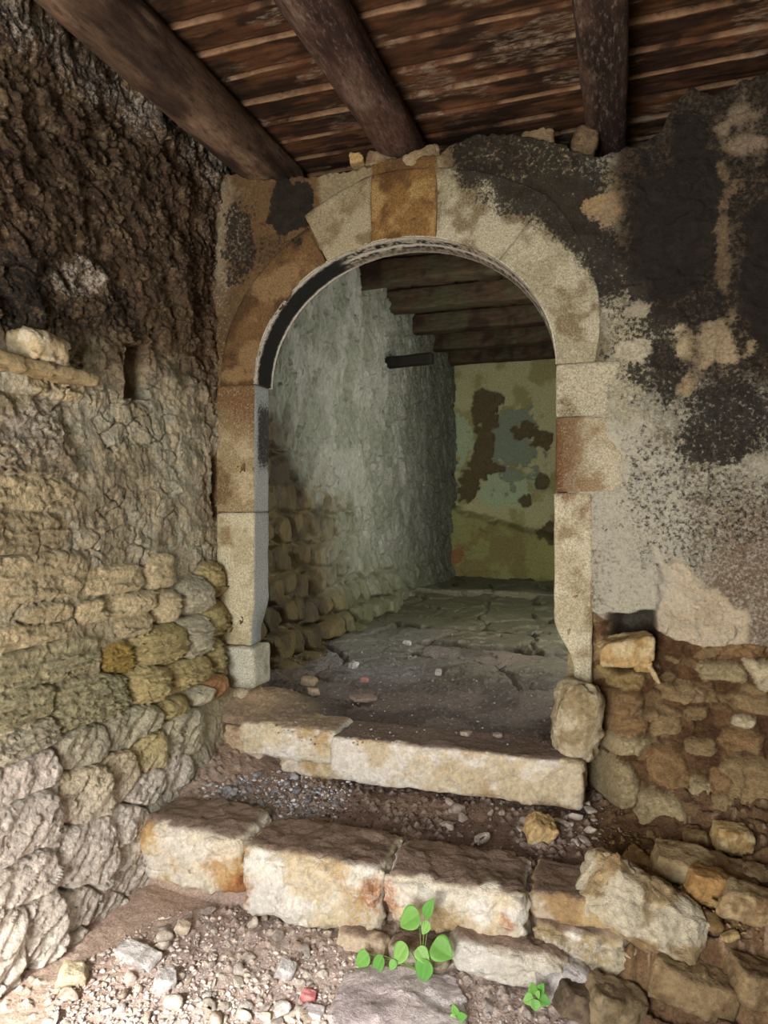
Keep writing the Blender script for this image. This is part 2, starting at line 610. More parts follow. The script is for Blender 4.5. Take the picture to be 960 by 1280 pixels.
    c = mixc(c, lin(178, 166, 134), sm(690, 720, py) * sm(960, 860, py) * (1 - inside) * 0.6)
    cov = np.zeros(Y.shape + (3,))
    soot = 0.36 * sm(500, 390, zz) + 0.04 * sm(400, 200, py)
    soot += 0.30 * sm(1.2, 0.4, np.hypot((px - 25) / 60, (py - 365) / 75) + w)
    soot += 0.16 * sm(1.2, 0.4, np.hypot((px - 130) / 60, (py - 410) / 60) + w)
    soot += 0.30 * sm(1.2, 0.5, np.hypot((px - 40) / 50, (py - 545) / 55) + w)
    soot -= 0.45 * sm(240, 268, px) * sm(480, 300, py)
    soot -= 0.3 * scar
    cov[..., 0] = np.clip(soot, 0, 0.9) * (1 - inside * low)
    pale = 0.20 + 0.06 * sm(600, 500, py)
    streak = sm(46, 10, np.abs((py - 60) - 0.72 * (px - 70)) + 60 * w) * sm(330, 120, py)
    pale = pale + 0.24 * streak + 0.24 * scar + 0.10 * sm(240, 265, px) * sm(480, 300, py)
    pale = pale + 0.25 * sm(1.1, 0.4, np.hypot((px - 40) / 60, (py - 540) / 55) - w) + 0.12 * sm(900, 1100, py)
    cov[..., 1] = np.clip(pale, 0, 0.9)
    V = np.stack([X, Y, Z], -1).reshape(-1, 3)
    me = mesh_np('wall_left', V, grid_quads(len(ys), len(zs))[:, ::1], c.reshape(-1, 3), cov.reshape(-1, 3))
    return struct(link('wall_left', me, M_ROUGH), 'rough rubble stone left wall, sooty above and pale stones below')


build_wall_left()

# ------------------------------------------------------------------ front wall (pierced by the arch)
TOPLINE = [(-2.1, 1.68), (-1.92, 1.70), (-1.80, 1.66), (-1.62, 1.62), (-1.45, 1.60), (-1.30, 1.60), (-1.14, 1.60), (-1.05, 1.615), (-.85, 1.615), (-.78, 1.60), (-.74, 1.64), (-.62, 1.665),
           (-.45, 1.64), (-.30, 1.58), (-.2, 1.53), (-.12, 1.49), (-.05, 1.49), (.06, 1.50), (.14, 1.54), (.20, 1.66), (.26, 1.715), (.32, 1.66), (.40, 1.68), (.55, 1.72), (.8, 1.70), (1.2, 1.72), (2.6, 1.72)]


def batter(x, z):
    return sm(-0.16, -0.06, x) * (0.30 * sm(-0.60, -1.16, z))


def px_front(px, py):
    y = WY
    for _ in range(6):
        x, _, z = on_y(px, py, y)
        y = WY - float(batter(np.array(x), np.array(z)))
    return float(x), float(z)


RIGHT = [
    (749, 833, 808, 862, .075, 1), (747, 862, 801, 895, .075, 0), (743, 895, 806, 922, .05, 0), (745, 922, 806, 950, .07, 2), (830, 859, 884, 881, .05, 3),
    (873, 829, 936, 858, .06, 2), (936, 827, 985, 866, .10, 4), (917, 870, 985, 896, .05, 3), (919, 900, 948, 915, .05, 4), (816, 902, 852, 926, .03, 3),
    (860, 930, 898, 952, .04, 3), (735, 953, 799, 1018, .07, 2), (798, 992, 868, 1060, .075, 2), (863, 982, 892, 1010, .04, 2), (890, 965, 922, 1000, .03, 0),
    (903, 948, 1000, 1030, .06, 3), (895, 800, 960, 826, .03, 0), (905, 920, 960, 945, .04, 0), (806, 940, 856, 990, .03, 0), (940, 1030, 1000, 1075, .05, 0), (960, 760, 1060, 850, .04, 3),
    (1000, 860, 1100, 920, .05, 3), (1010, 930, 1120, 1010, .06, 3),
]
RIGHT_TONE = [lin(146, 118, 82), lin(162, 138, 92), lin(170, 154, 118), lin(152, 130, 94), lin(200, 186, 154)]


def hole_d(x, z):
    """> 0 outside the doorway"""
    e = np.hypot((x - CX) / AX, np.maximum(z - ZSP, 0) / BZ) - 1
    return e


def build_wall_front():
    xs = np.concatenate([np.arange(-2.02, 0.95, 0.0056), np.linspace(0.96, 2.6, 60)])
    vs = np.linspace(0, 1, 560)
    tp = np.array(TOPLINE)
    ztop = np.interp(xs, tp[:, 0], tp[:, 1]) + 0.03 * (fbm(xs * 14, xs * 0 + 3.3, 4, 61) - 0.5) + 0.012 * (vn(xs * 60, xs * 0, 3) - 0.5)
    z0 = -1.40
    X, Vv = np.meshgrid(xs, vs, indexing='ij')
    Z = z0 + Vv * (ztop[:, None] - z0)
    px, py = proj(X, WY, Z)
    w = fbm(X * 14, Z * 14, 3, 105) - 0.5
    wl = fbm(X * 4.5, Z * 4.5, 4, 106) - 0.5
    n1 = fbm(X * 7, Z * 7, 5, 121)
    n2 = fbm(X * 22, Z * 22, 4, 122)
    # relief of the plaster
    H = (fbm(X * 5, Z * 5, 5, 101, 0.55) - 0.5) * 0.035 + facets(X, Z, 0.05, 102, 0.5, 0.4) * 0.14
    H = H + (fbm(X * 40, Z * 40, 3, 104, 0.6) - 0.5) * 0.008
    right = sm(-0.10, 0.0, X)
    H += right * facets(X, Z, 0.12, 103, 0.35, 0.3) * 0.22 * sm(-0.2, 0.2, Z)
    # lower edge of the plaster and the rubble core under it
    ex = np.array([-.3, -.12, -.06, 0.0, 0.03, .08, .14, .20, .30, .40, .52, .7, 2.6])
    ez = np.array([-.42, -.43, -.455, -.475, -.50, -.465, -.49, -.525, -.545, -.53, -.53, -.52, -.5])
    edge = np.interp(X, ex, ez) + 0.05 * w
    core = sm(0.006, -0.006, Z - edge) * sm(-0.18, -0.13, X)
    lip = sm(0.0, 0.05, Z - edge) * right
    L = []
    for x0, y0, x1, y1, out, tone in RIGHT:
        a, b = px_front(x0, (y0 + y1) / 2), px_front(x1, (y0 + y1) / 2)
        c, d = px_front((x0 + x1) / 2, y0), px_front((x0 + x1) / 2, y1)
        L.append(((a[0] + b[0]) / 2, (c[1] + d[1]) / 2, abs(b[0] - a[0]) / 2 * 1.02, abs(c[1] - d[1]) / 2 * 1.02, out, tone))
    b1, gap, idx = stones_field(X, Z, L, 3.4, 0.22, 0.45)
    inside = sm(1.04, 0.97, b1 + 0.08 * w) * sm(0.0, 0.06, gap) * core
    out = np.array([s[4] for s in L])[idx]
    tone = np.array([s[5] for s in L])[idx]
    prof = np.clip(1 - np.clip(b1, 0, 1) ** 7, 0, 1)
    g1, g2, gid, gx, gy = vor(X / 0.075 + 0.6 * wl + 0.5 * w, Z / 0.042 + 0.9 * w, 137)
    chip = sm(0.03, 0.12, g2 - g1) * (gid > 0.45)
    rub = chip * (0.012 + 0.03 * (gid - 0.45) + 0.012 * (gx * np.cos(gid * 90) + gy * np.sin(gid * 90))) + facets(X, Z, 0.085, 131, 0.6, 0.5, 1.6, 0.8) * 0.5 + facets(X, Z, 0.03, 132, 0.6, 0.5, 1.5, 0.8) * 0.5 + (fbm(X * 8, Z * 8, 4, 133) - 0.5) * 0.05
    Hc = -0.085 + rub * (1 - 0.35 * inside) + inside * (out * 0.30 + out * 0.45 * prof) + inside * out * (np.cos(idx * 2.7) * (X - 0.3) * 0.5 + np.cos(idx * 1.9) * (Z + 0.8) * 0.8) * 0.6
    H = H * (1 - core) + Hc * core + right * 0.012
    # the broken fresh patch of plaster is a shallow scar with a thick lower lip
    pat = np.hypot((px - 868 - 0.55 * (py - 745)) / 50, (py - 745) / 46) + 1.2 * w
    pd = (px - 820) * 0.62 + 690                       # its upper edge falls to the right
    patch = sm(-6, 8, py - pd + 30 * w) * sm(814, 824, px + 24 * w) * sm(944, 930, px + 24 * w) * (1 - core) * (py > 680)
    H += patch * (-0.016 + facets(X, Z, 0.10, 141, 0.3, 0.3, 1.3, 0.9) * 0.40)
    # dark cavity holding a loose stone
    cav = sm(4, -4, np.maximum(np.abs(px - 776 - 10 * w) - 44, np.abs(py - 803 - 10 * w) - 36)) * right
    H = H * (1 - cav) + cav * (-0.20)
    H = H + core * 0 + batter(X, Z) * 1.0
    ashl = (1 - right)
    H = H * (1 - 0.6 * ashl)
    Yw = WY - H
    # colour
    c = np.zeros(X.shape + (3,)) + lin(144, 141, 122)
    c = mixc(c, lin(116, 108, 86), sm(0.47, 0.6, n1))
    c = mixc(c, lin(178, 172, 150), sm(0.5, 0.62, n2) * 0.7)
    # upper right: brown grime
    up = sm(560, 470, py + 90 * wl)
    up = up * (1 - sm(845, 770, px + 60 * w) * sm(330, 400, py))
    c = mixc(c, lin(70, 57, 41), up * right * 0.92)
    ringd = np.hypot((X - CX) / (AX + 0.36), np.maximum(Z - ZSP, 0) / (BZ + 0.36))
    c = mixc(c, lin(172, 166, 138), right * sm(1.16, 1.0, ringd + 0.5 * w + 0.4 * wl) * 0.9)
    c = mixc(c, lin(118, 100, 78), sm(560, 700, py + 120 * wl) * sm(830, 920, px + 90 * wl) * right * 0.9)
    # pale fallen-plaster spots
    for (ax, ay, rx, ry, colr) in ((890, 432, 40, 32, (176, 160, 126)), (858, 487, 16, 18, (170, 146, 106)), (765, 260, 30, 26, (150, 126, 92)), (735, 250, 18, 14, (165, 140, 100)), (925, 160, 26, 36, (150, 134, 112)),
                                   (905, 300, 20, 90, (118, 102, 78)), (600, 250, 3, 3, (150, 140, 115)), (800, 385, 26, 14, (168, 158, 138)), (795, 438, 26, 12, (182, 174, 152)), (912, 450, 14, 26, (168, 152, 120))):
        c = mixc(c, lin(*colr), sm(1.45, 0.55, np.hypot((px - ax) / rx, (py - ay) / ry) + 1.9 * w + 1.6 * wl) * 0.72)
    # left of the arch: stained ashlar
    left = 1 - right
    lc = np.zeros_like(c) + lin(112, 88, 58)
    lc = mixc(lc, lin(150, 138, 106), sm(395, 405, px + 10 * w))
    lc = mixc(lc, lin(122, 92, 52), sm(462, 466, px) * sm(548, 544, px))
    lc = mixc(lc, lin(92, 72, 48), sm(0.48, 0.58, n1) * 0.7)
    lc = mixc(lc, lin(160, 146, 118), sm(312, 272, px + 70 * w) * sm(400, 330, py) * 0.7)
    c = np.where((X < -0.18)[..., None], lc, c)
    c = mixc(c, lin(205, 188, 158), patch * 0.95)
    c = mixc(c, lin(178, 158, 124), patch * sm(0.5, 0.6, n1) * 0.5)
    cc = np.zeros_like(c) + lin(106, 80, 54)
    cc = mixc(cc, lin(142, 120, 88), sm(0.48, 0.62, n1))
    cc = mixc(cc, lin(84, 58, 36), sm(0.52, 0.62, n2) * 0.7)
    cc = mixc(cc, lin(150, 128, 92), (chip > 0.5) * (0.25 + 0.6 * ((gid * 37) % 1)))
    st = np.asarray(RIGHT_TONE)[tone] * (0.8 + 0.4 * n1)[..., None]
    cc = np.where((inside > 0.5)[..., None], st, cc)
    c = c * (1 - core)[..., None] + cc * core[..., None]
    c = mixc(c, lin(46, 42, 37), cav * 0.9)  # shade inside the cavity deepened in the colour
    # soot
    soot = np.zeros_like(X)

    def blob(ax, ay, rx, ry, s, soft=0.8):
        return s * sm(1.55, 1.55 - soft, np.hypot((px - ax) / rx, (py - ay) / ry) + 1.3 * wl + 0.5 * w)
    diag = py - np.interp(px, [545, 575, 640, 700, 740, 765, 785], [196, 222, 262, 302, 348, 405, 480])                   # > 0 below the line that bounds the clean ring
    soot = np.maximum(soot, 0.66 * sm(40, -25, diag - 14 * w) * sm(545, 575, px) * sm(800, 740, px) * sm(420, 300, py))
    soot = np.maximum(soot, blob(700, 262, 70, 50, 0.80))
    soot = np.maximum(soot, blob(640, 215, 60, 34, 0.52))
    soot = np.maximum(soot, blob(825, 305, 62, 120, 0.92))
    soot = np.maximum(soot, blob(862, 175, 30, 60, 0.80))
    soot = np.maximum(soot, blob(760, 330, 50, 60, 0.72))
    soot = np.maximum(soot, blob(880, 260, 44, 100, 0.82))
    soot = np.maximum(soot, blob(955, 330, 36, 110, 0.85))
    soot = np.maximum(soot, blob(900, 400, 90, 90, 0.62))
    soot = np.maximum(soot, blob(830, 470, 46, 60, 0.62))
    soot = np.maximum(soot, blob(900, 520, 80, 60, 0.68))
    soot = np.maximum(soot, blob(860, 600, 90, 90, 0.44, 0.9))
    soot = np.maximum(soot, blob(780, 420, 40, 80, 0.46, 0.9))
    soot = np.maximum(soot, blob(940, 640, 60, 60, 0.44, 0.9))
    soot = np.maximum(soot, blob(840, 690, 60, 24, 0.42, 0.9))
    soot = np.maximum(soot, (0.24 + 0.30 * sm(560, 440, py) * sm(740, 800, px)) * right)
    for (ax, ay, rx, ry) in ((890, 432, 38, 30), (858, 487, 16, 18), (765, 260, 26, 20), (925, 160, 24, 36), (905, 300, 14, 90), (800, 385, 20, 12), (795, 438, 24, 10)):
        soot = soot * (1 - 0.7 * sm(1.45, 0.55, np.hypot((px - ax) / rx, (py - ay) / ry) + 1.9 * w + 1.6 * wl))
    lb = np.maximum(0.98 * sm(1.15, 0.85, (np.abs((px - 368 - 2 * w) / 28) ** 4 + np.abs((py - 258) / 36) ** 4) ** 0.25 + 0.8 * w), 0.60 * sm(1.3, 0.6, np.hypot((px - 300) / 26, (py - 310) / 70) + w))
    lb = np.maximum(lb, 0.4 * sm(1.3, 0.6, np.hypot((px - 335) / 50, (py - 320) / 50) + w))
    soot = np.where(X < -0.75, lb, soot)
    soot = soot * (1 - core) * (1 - patch)
    pale = np.where(X < -0.18, 0.20 + 0.14 * sm(300, 275, px), 0.30 + 0.14 * sm(380, 540, py)) * (1 - core * 0.6) - 0.14 * sm(520, 420, py) * (X > -0.18)
    pale = pale + 0.16 * blob(780, 640, 70, 110, 1.0, 0.8)
    pale = pale * (1 - cav)
    cov = np.stack([np.clip(soot, 0, 0.98), np.clip(pale * (1 - 0.7 * (soot > 0.75)), 0, 0.9), np.zeros_like(X)], -1)
    # faces: leave the doorway open (its ragged edge lies behind the dressed stones)
    xm = (X[:-1, :-1] + X[1:, 1:]) / 2
    zm = (Z[:-1, :-1] + Z[1:, 1:]) / 2
    keep = ~((np.abs(xm - CX) < AX + 0.05) & ((zm < ZSP) | (np.hypot((xm - CX) / (AX + 0.07), np.maximum(zm - ZSP, 0) / (BZ + 0.07)) < 1)))
    q = grid_quads(len(xs), len(vs), keep)
    V = np.stack([X, Yw, Z], -1).reshape(-1, 3)
    # top of the wall and a solid back
    nu, nv = X.shape
    top = np.arange(nu) * nv + nv - 1
    nb = len(V)
    tb = V[top].copy()
    tb[:, 1] = 3.80
    tb[:, 2] += 0.03 * (vn(tb[:, 0] * 9, tb[:, 0] * 0, 5) - 0.5)
    V = np.concatenate([V, tb])
    q = np.concatenate([q, np.stack([top[:-1], top[1:], nb + np.arange(1, nu), nb + np.arange(0, nu - 1)], -1)])
    cf = np.concatenate([c.reshape(-1, 3), np.zeros((nu, 3)) + lin(120, 104, 80)])
    vf = np.concatenate([cov.reshape(-1, 3), np.zeros((nu, 3))])
    nb = len(V)
    bx, bq = [], []

    def box(x0, y0, z0_, x1, y1, z1):
        k = nb + len(bx)
        for a in (x0, x1):
            for b in (y0, y1):
                for d in (z0_, z1):
                    bx.append((a, b, d))
        for f in ((0, 1, 3, 2), (4, 6, 7, 5), (0, 4, 5, 1), (2, 3, 7, 6), (0, 2, 6, 4), (1, 5, 7, 3)):
            bq.append([k + i for i in f])
    box(-0.12, 3.42, -1.5, 2.7, 3.78, 1.38)
    box(-2.40, 3.76, 1.66, 2.7, 3.95, 2.3)
    box(-2.60, 3.30, -1.5, -2.16, 3.60, 2.3)
    V = np.concatenate([V, np.array(bx)])
    q = np.concatenate([q, np.array(bq)])
    cf = np.concatenate([cf, np.zeros((len(bx), 3)) + lin(110, 95, 75)])
    vf = np.concatenate([vf, np.zeros((len(bx), 3))])
    me = mesh_np('wall_front', V, q, cf, vf)
    return struct(link('wall_front', me, M_PLASTER), 'sooty plastered front wall pierced by the arched doorway')


build_wall_front()

# ------------------------------------------------------------------ the other walls of the room (behind and beside the camera)


def simple_struct(name, boxes, colour, label):
    vs, qs = [], []
    for (x0, y0, z0, x1, y1, z1) in boxes:
        k = len(vs)
        for a in (x0, x1):
            for b in (y0, y1):
                for d in (z0, z1):
                    vs.append((a, b, d))
        for f in ((0, 1, 3, 2), (4, 6, 7, 5), (0, 4, 5, 1), (2, 3, 7, 6), (0, 2, 6, 4), (1, 5, 7, 3)):
            qs.append([k + i for i in f])
    me = mesh_np(name, np.array(vs), np.array(qs), np.zeros((len(vs), 3)) + colour)
    return struct(link(name, me, M_ROUGH), label)


simple_struct('wall_rear', [(-2.4, -1.55, -1.6, -1.65, -1.25, 2.1), (0.15, -1.55, -1.6, 2.9, -1.25, 2.1), (-1.65, -1.55, 0.75, 0.15, -1.25, 2.1)], lin(120, 104, 80), 'rear wall with the open doorway')
simple_struct('wall_right', [(2.55, -1.3, -1.6, 2.8, 3.5, 2.1)], lin(110, 92, 70), 'right wall of the room')

# ------------------------------------------------------------------ floor of the room


def terrain(x, y):
    lower = ZF + 0.03 * (fbm(x * 2.2, y * 2.2, 3, 201) - 0.5) + 0.02 * sm(-1.0, -1.8, x)
    tread = ZT - 0.020 - 0.014 * sm(2.35, 2.55, y) + 0.03 * (fbm(x * 2.5, y * 2.5, 3, 202) - 0.5) + 0.02 * sm(2.5, 2.85, y) - 0.01 * sm(-0.2, -1.2, x)
    # earth banked up in the left corner and against the right masonry
    tread = tread + 0.10 * sm(-1.42, -1.86, x) * sm(2.3, 2.85, y)
    tread = tread + 0.06 * sm(0.0, 0.5, x) * sm(2.45, 2.85, y) + 0.10 * sm(2.72, 2.95, y) * sm(-0.2, 0.1, x)
    sharp = sm(2.262, 2.30, y)
    ramp = sm(1.95, 2.55, y)
    rface = sm(2.08, 2.36, y)
    wl_ = sm(-1.70, -1.84, x)
    wr = sm(-0.12, 0.06, x)
    k = sharp * (1 - wl_) + ramp * wl_
    k = k * (1 - wr) + rface * wr
    return lower * (1 - k) + tread * k


def build_floor():
    xs = np.concatenate([np.linspace(-2.1, -1.98, 5), np.arange(-1.97, 1.0, 0.0075), np.linspace(1.02, 2.6, 50)])
    ys = np.concatenate([np.linspace(-2.6, 1.5, 70), np.arange(1.52, 3.25, 0.0075)])
    X, Y = np.meshgrid(xs, ys, indexing='ij')
    Z = terrain(X, Y)
    dirt = (fbm(X * 18, Y * 18, 5, 211, 0.6) - 0.5) * 0.016
    f1, f2, cid, _, _ = vor(X / 0.035 + 0.4 * fbm(X * 30, Y * 30, 2, 1), Y / 0.035, 212)
    peb = np.clip(0.42 - f1, 0, 1) * 0.035 * (cid > 0.45)
    f1b, f2b, cidb, _, _ = vor(X / 0.014, Y / 0.014, 213)
    pebb = np.clip(0.45 - f1b, 0, 1) * 0.014 * (cidb > 0.5)
    peb_w = sm(0.40, 0.55, fbm(X * 4, Y * 4, 3, 214)) + 0.25
    rough = sm(-0.12, 0.1, X) * sm(2.0, 2.2, Y)
    Z = Z + dirt + (peb + pebb) * peb_w + rough * (facets(X, Y, 0.13, 221, 0.6, 0.6, 1.5, 0.9) * 0.55 + facets(X, Y, 0.045, 222, 0.6, 0.6, 1.5, 0.9) * 0.5)
    n1 = fbm(X * 5, Y * 5, 5, 231)
    n2 = fbm(X * 25, Y * 25, 4, 232)
    front = sm(2.30, 2.15, Y) * (1 - sm(-0.12, 0.06, X))
    c = np.zeros(X.shape + (3,)) + lin(148, 126, 112)
    c = mixc(c, lin(118, 98, 86), sm(0.45, 0.6, n1))
    c = mixc(c, lin(176, 154, 140), sm(-0.75, -1.3, X + 0.3 * (n1 - 0.5)) * 0.8)
    fr = np.zeros_like(c) + lin(204, 184, 174)
    fr = mixc(fr, lin(182, 162, 153), sm(0.45, 0.6, n1))
    fr = mixc(fr, lin(214, 198, 190), sm(0.5, 0.62, n2) * 0.6)
    c = c * (1 - front)[..., None] + fr * front[..., None]
    lb = sm(-1.30, -1.62, X + 0.15 * (n1 - 0.5))
    c = mixc(c, lin(190, 166, 148), lb * 0.9)
    rb = sm(-0.25, 0.05, X + 0.2 * (n1 - 0.5)) * sm(1.95, 2.15, Y)
    c = mixc(c, lin(104, 78, 52), rb * 0.9)
    c = mixc(c, lin(132, 108, 76), rb * sm(0.5, 0.6, n2) * 0.6)
    pebc = (cid * 0.6 + 0.7)[..., None] * (np.zeros_like(c) + lin(150, 138, 128))
    pebc = np.where(front[..., None] > 0.5, pebc * 1.9, pebc)
    pebc = np.where(rb[..., None] > 0.5, pebc * np.array([0.9, 0.75, 0.55]), pebc)
    c = np.where(((peb > 0.005) & (peb_w > 0.5))[..., None], pebc, c)
    cov = np.zeros_like(c)
    cov[..., 1] = 0.18
    me = mesh_np('floor', np.stack([X, Y, Z], -1).reshape(-1, 3), grid_quads(len(xs), len(ys)), c.reshape(-1, 3), cov.reshape(-1, 3))
    return struct(link('floor', me, M_EARTH), 'earth and rubble floor of the room with a raised terrace at the door')


build_floor()

# ------------------------------------------------------------------ boarded ceiling of the room


def build_ceiling():
    xs = np.arange(-2.05, 2.6, 0.016)
    ys = np.concatenate([np.linspace(-1.4, 1.5, 120), np.arange(1.51, 3.80, 0.0056)])
    X, Y = np.meshgrid(xs, ys, indexing='ij')
    wob = 0.022 * (fbm(X * 0.9, np.round(Y / 0.177) * 3.1, 2, 301) - 0.5) + 0.006 * (fbm(X * 9, Y * 3, 3, 305) - 0.5)
    t = (Y + wob) / 0.177
    k = np.floor(t)
    f = t - k
    rnd = _h(k.astype(np.int64), np.zeros(k.shape, np.int64), np.zeros(k.shape, np.int64), 9)
    Z = ZC - 0.013 * (1 - f) - 0.010 * (rnd - 0.5)            # every board laps over the next
    Z = Z + 0.010 * (fbm(X * 1.5, Y * 25, 3, 302) - 0.5) + 0.004 * (fbm(X * 10, Y * 50, 3, 303) - 0.5)
    Z = Z + 0.02 * sm(0.95, 0.99, f)
    n1 = fbm(X * 2.5, Y * 9, 5, 311)
    n2 = fbm(X * 7, Y * 20, 4, 312)
    c = np.zeros(X.shape + (3,)) + lin(90, 60, 38)
    c = mixc(c, lin(54, 36, 23), sm(0.42, 0.58, n1))
    c = mixc(c, lin(112, 78, 52), sm(0.54, 0.66, n2) * 0.6)
    c = c * (0.75 + 0.5 * rnd)[..., None]
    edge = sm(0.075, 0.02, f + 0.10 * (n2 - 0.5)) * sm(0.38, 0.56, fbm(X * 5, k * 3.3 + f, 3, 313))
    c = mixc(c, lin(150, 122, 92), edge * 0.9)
    cov = np.zeros_like(c)
    cov[..., 0] = 0.30 + 0.30 * sm(0.5, 0.62, fbm(X * 3, Y * 6, 4, 314)) * (1 - edge)
    cov[..., 1] = 0.14 + 0.32 * sm(0.54, 0.66, fbm(X * 4 + 20, Y * 8, 4, 315))
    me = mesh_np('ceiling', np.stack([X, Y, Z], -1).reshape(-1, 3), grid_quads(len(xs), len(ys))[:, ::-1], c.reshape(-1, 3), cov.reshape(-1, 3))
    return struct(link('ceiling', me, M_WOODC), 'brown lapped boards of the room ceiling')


build_ceiling()
simple_struct('trim_1', [(-2.4, -1.6, 1.93, 2.8, 3.95, 2.05)], lin(60, 42, 30), 'roof deck over the boards')

# ------------------------------------------------------------------ passage beyond the arch


def build_passage():
    # left wall
    ys = np.concatenate([np.arange(3.22, 5.6, 0.0075), np.arange(5.61, 9.6, 0.014)])
    zs = np.arange(-1.25, 2.3, 0.011)
    Y, Z = np.meshgrid(ys, zs, indexing='ij')
    px, py = proj(PX, Y, Z)
    w = fbm(Y * 9, Z * 9, 3, 401) - 0.5
    u = Y + 0.30 * Z
    H = facets(u, Z, 0.13, 402, 0.6, 0.4, 1.0, 2.4) * 0.42 + facets(u, Z, 0.055, 403, 0.8, 0.5, 0.9, 3.2) * 0.70 + facets(u, Z, 0.026, 406, 0.8, 0.5, 0.9, 3.2) * 0.55 + (fbm(Y * 4, Z * 2.5, 4, 404) - 0.5) * 0.07
    # bare rubble low down beside the jamb
    bare = sm(0.40, -0.02, Z - 0.45 * sm(4.6, 4.0, Y) + 0.35 * w) * sm(6.2, 4.4, Y + 1.3 * Z * 0 + 0.8 * w)
    bare = np.maximum(bare, sm(-0.25, -0.75, Z + 0.3 * w) * sm(9, 5, Y))
    rows = 0.19
    zz = Z / rows + 0.35 * (fbm(Y * 2.5, Z * 2.5, 2, 409) - 0.5)
    r = np.floor(zz)
    uu = Y / (0.24 + 0.06 * np.sin(r * 2.1)) + 0.37 * r
    f1, f2, cid, dx, dy = vor(uu + 0.25 * w, zz + 0.2 * w, 410, 0.55)
    sp = sm(0.0, 0.35, f2 - f1)
    Hs = -0.02 + 0.10 * sp * (0.55 + 0.6 * cid) + facets(Y, Z, 0.05, 411, 0.4, 0.4, 1.6, 0.6) * 0.2
    big = sm(-0.35, -0.8, Z)
    H = H * (1 - bare) + Hs * bare * (0.65 + 0.65 * big)
    X = PX + H + 0.05 * sm(-0.5, -1.0, Z)
    c = np.zeros(Y.shape + (3,)) + lin(172, 170, 158)
    n1 = fbm(Y * 5, Z * 3, 5, 421)
    c = mixc(c, lin(148, 148, 132), sm(0.45, 0.6, n1))
    c = mixc(c, lin(96, 98, 84), sm(5.4, 8.0, Y + 0.8 * w) * 0.75)  # light's falloff towards the back, painted as darker limewash
    b = np.zeros_like(c) + lin(112, 94, 58)
    b = mixc(b, lin(80, 64, 38), sm(0.45, 0.6, n1))
    b = b * (0.7 + 0.6 * cid)[..., None]
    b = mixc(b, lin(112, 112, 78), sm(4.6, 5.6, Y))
    c = c * (1 - bare)[..., None] + b * bare[..., None]
    cov = np.zeros_like(c)
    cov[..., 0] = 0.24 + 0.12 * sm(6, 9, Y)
    cov[..., 1] = 0.20
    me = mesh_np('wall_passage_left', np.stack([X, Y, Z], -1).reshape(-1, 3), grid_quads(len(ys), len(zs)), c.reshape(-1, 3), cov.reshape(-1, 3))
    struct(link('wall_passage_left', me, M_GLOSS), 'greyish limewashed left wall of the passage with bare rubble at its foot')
    # back wall, thicker below a ledge
    xs = np.arange(-2.7, 0.75, 0.011)
    zs = np.arange(-1.1, 2.3, 0.011)
    X, Z = np.meshgrid(xs, zs, indexing='ij')
    BY = 9.2
    px, py = proj(X, BY, Z)
    w = fbm(X * 5, Z * 5, 4, 501) - 0.5
    wf = fbm(X * 14, Z * 14, 3, 502) - 0.5
    led = sm(4, -4, -(py - (634 + 0.27 * (px - 560)) + 8 * wf))
    hole1 = lambda ax, ay, rx, ry, k=0.9: sm(1.12, 0.95, np.hypot((px - ax) / (rx * 0.86), (py - ay) / (ry * 0.92)) + k * 1.7 * w + 1.1 * wf)
    # fallen plaster: a crooked dark strip and patches
    strip = np.maximum.reduce([hole1(602, 520, 20, 24), hole1(610, 498, 20, 10), hole1(606, 560, 12, 30), hole1(596, 590, 15, 24), hole1(586, 612, 12, 14), hole1(660, 540, 20, 10), hole1(678, 548, 16, 13),
                               hole1(612, 586, 22, 8), hole1(680, 605, 10, 12), hole1(658, 628, 8, 9), hole1(688, 664, 18, 14)]) * (1 - 0.3 * led)
    base = hole1(640, 560, 36, 44) * (1 - strip)
    low = led
    H = 0.02 * fbm(X * 8, Z * 8, 4, 503) + 0.12 * led * 2.2 - strip * (0.05 - facets(X, Z, 0.08, 504, 0.6, 0.5) * 0.5) - 0.025 * base
    H += led * facets(X, Z, 0.16, 505, 0.4, 0.4, 1.5, 0.8) * 0.3
    c = np.zeros(X.shape + (3,)) + lin(186, 182, 138)
    n1 = fbm(X * 4, Z * 4, 5, 506)
    c = mixc(c, lin(160, 152, 104), sm(0.45, 0.6, n1))
    c = mixc(c, lin(176, 188, 150), np.maximum(hole1(575, 545, 22, 34, .6), hole1(630, 610, 40, 28, .6)))
    c = mixc(c, lin(136, 144, 124), base)
    c = mixc(c, lin(104, 92, 66), strip)
    c = mixc(c, lin(150, 148, 92), low * 0.9)
    c = mixc(c, lin(136, 118, 78), low * sm(0.48, 0.58, n1) * 0.7)
    c = mixc(c, lin(150, 96, 66), hole1(572, 694, 15, 9, .4) * 0.8)
    c = mixc(c, lin(70, 64, 40), strip * low)
    cov = np.zeros_like(c)
    cov[..., 0] = 0.10
    me = mesh_np('wall_passage_back', np.stack([X, BY - H, Z], -1).reshape(-1, 3), grid_quads(len(xs), len(zs)), c.reshape(-1, 3), cov.reshape(-1, 3))
    struct(link('wall_passage_back', me, M_PLASTER), 'back wall of the passage with peeling greenish yellow plaster')
    simple_struct('wall_passage_right', [(0.45, 3.6, -1.4, 0.75, 4.4, 2.3), (0.45, 5.6, -1.4, 0.75, 9.5, 2.3), (0.45, 4.4, -1.4, 0.75, 5.6, -0.3), (0.45, 4.4, 1.4, 0.75, 5.6, 2.3)], lin(130, 126, 100), 'right wall of the passage with a window opening')
    # floor of the passage: worn flagstones under dust, thicker earth by the sill
    xs = np.arange(-2.35, 0.5, 0.0085)
    ys = np.concatenate([np.arange(2.90, 5.6, 0.0085), np.arange(5.61, 9.3, 0.014)])
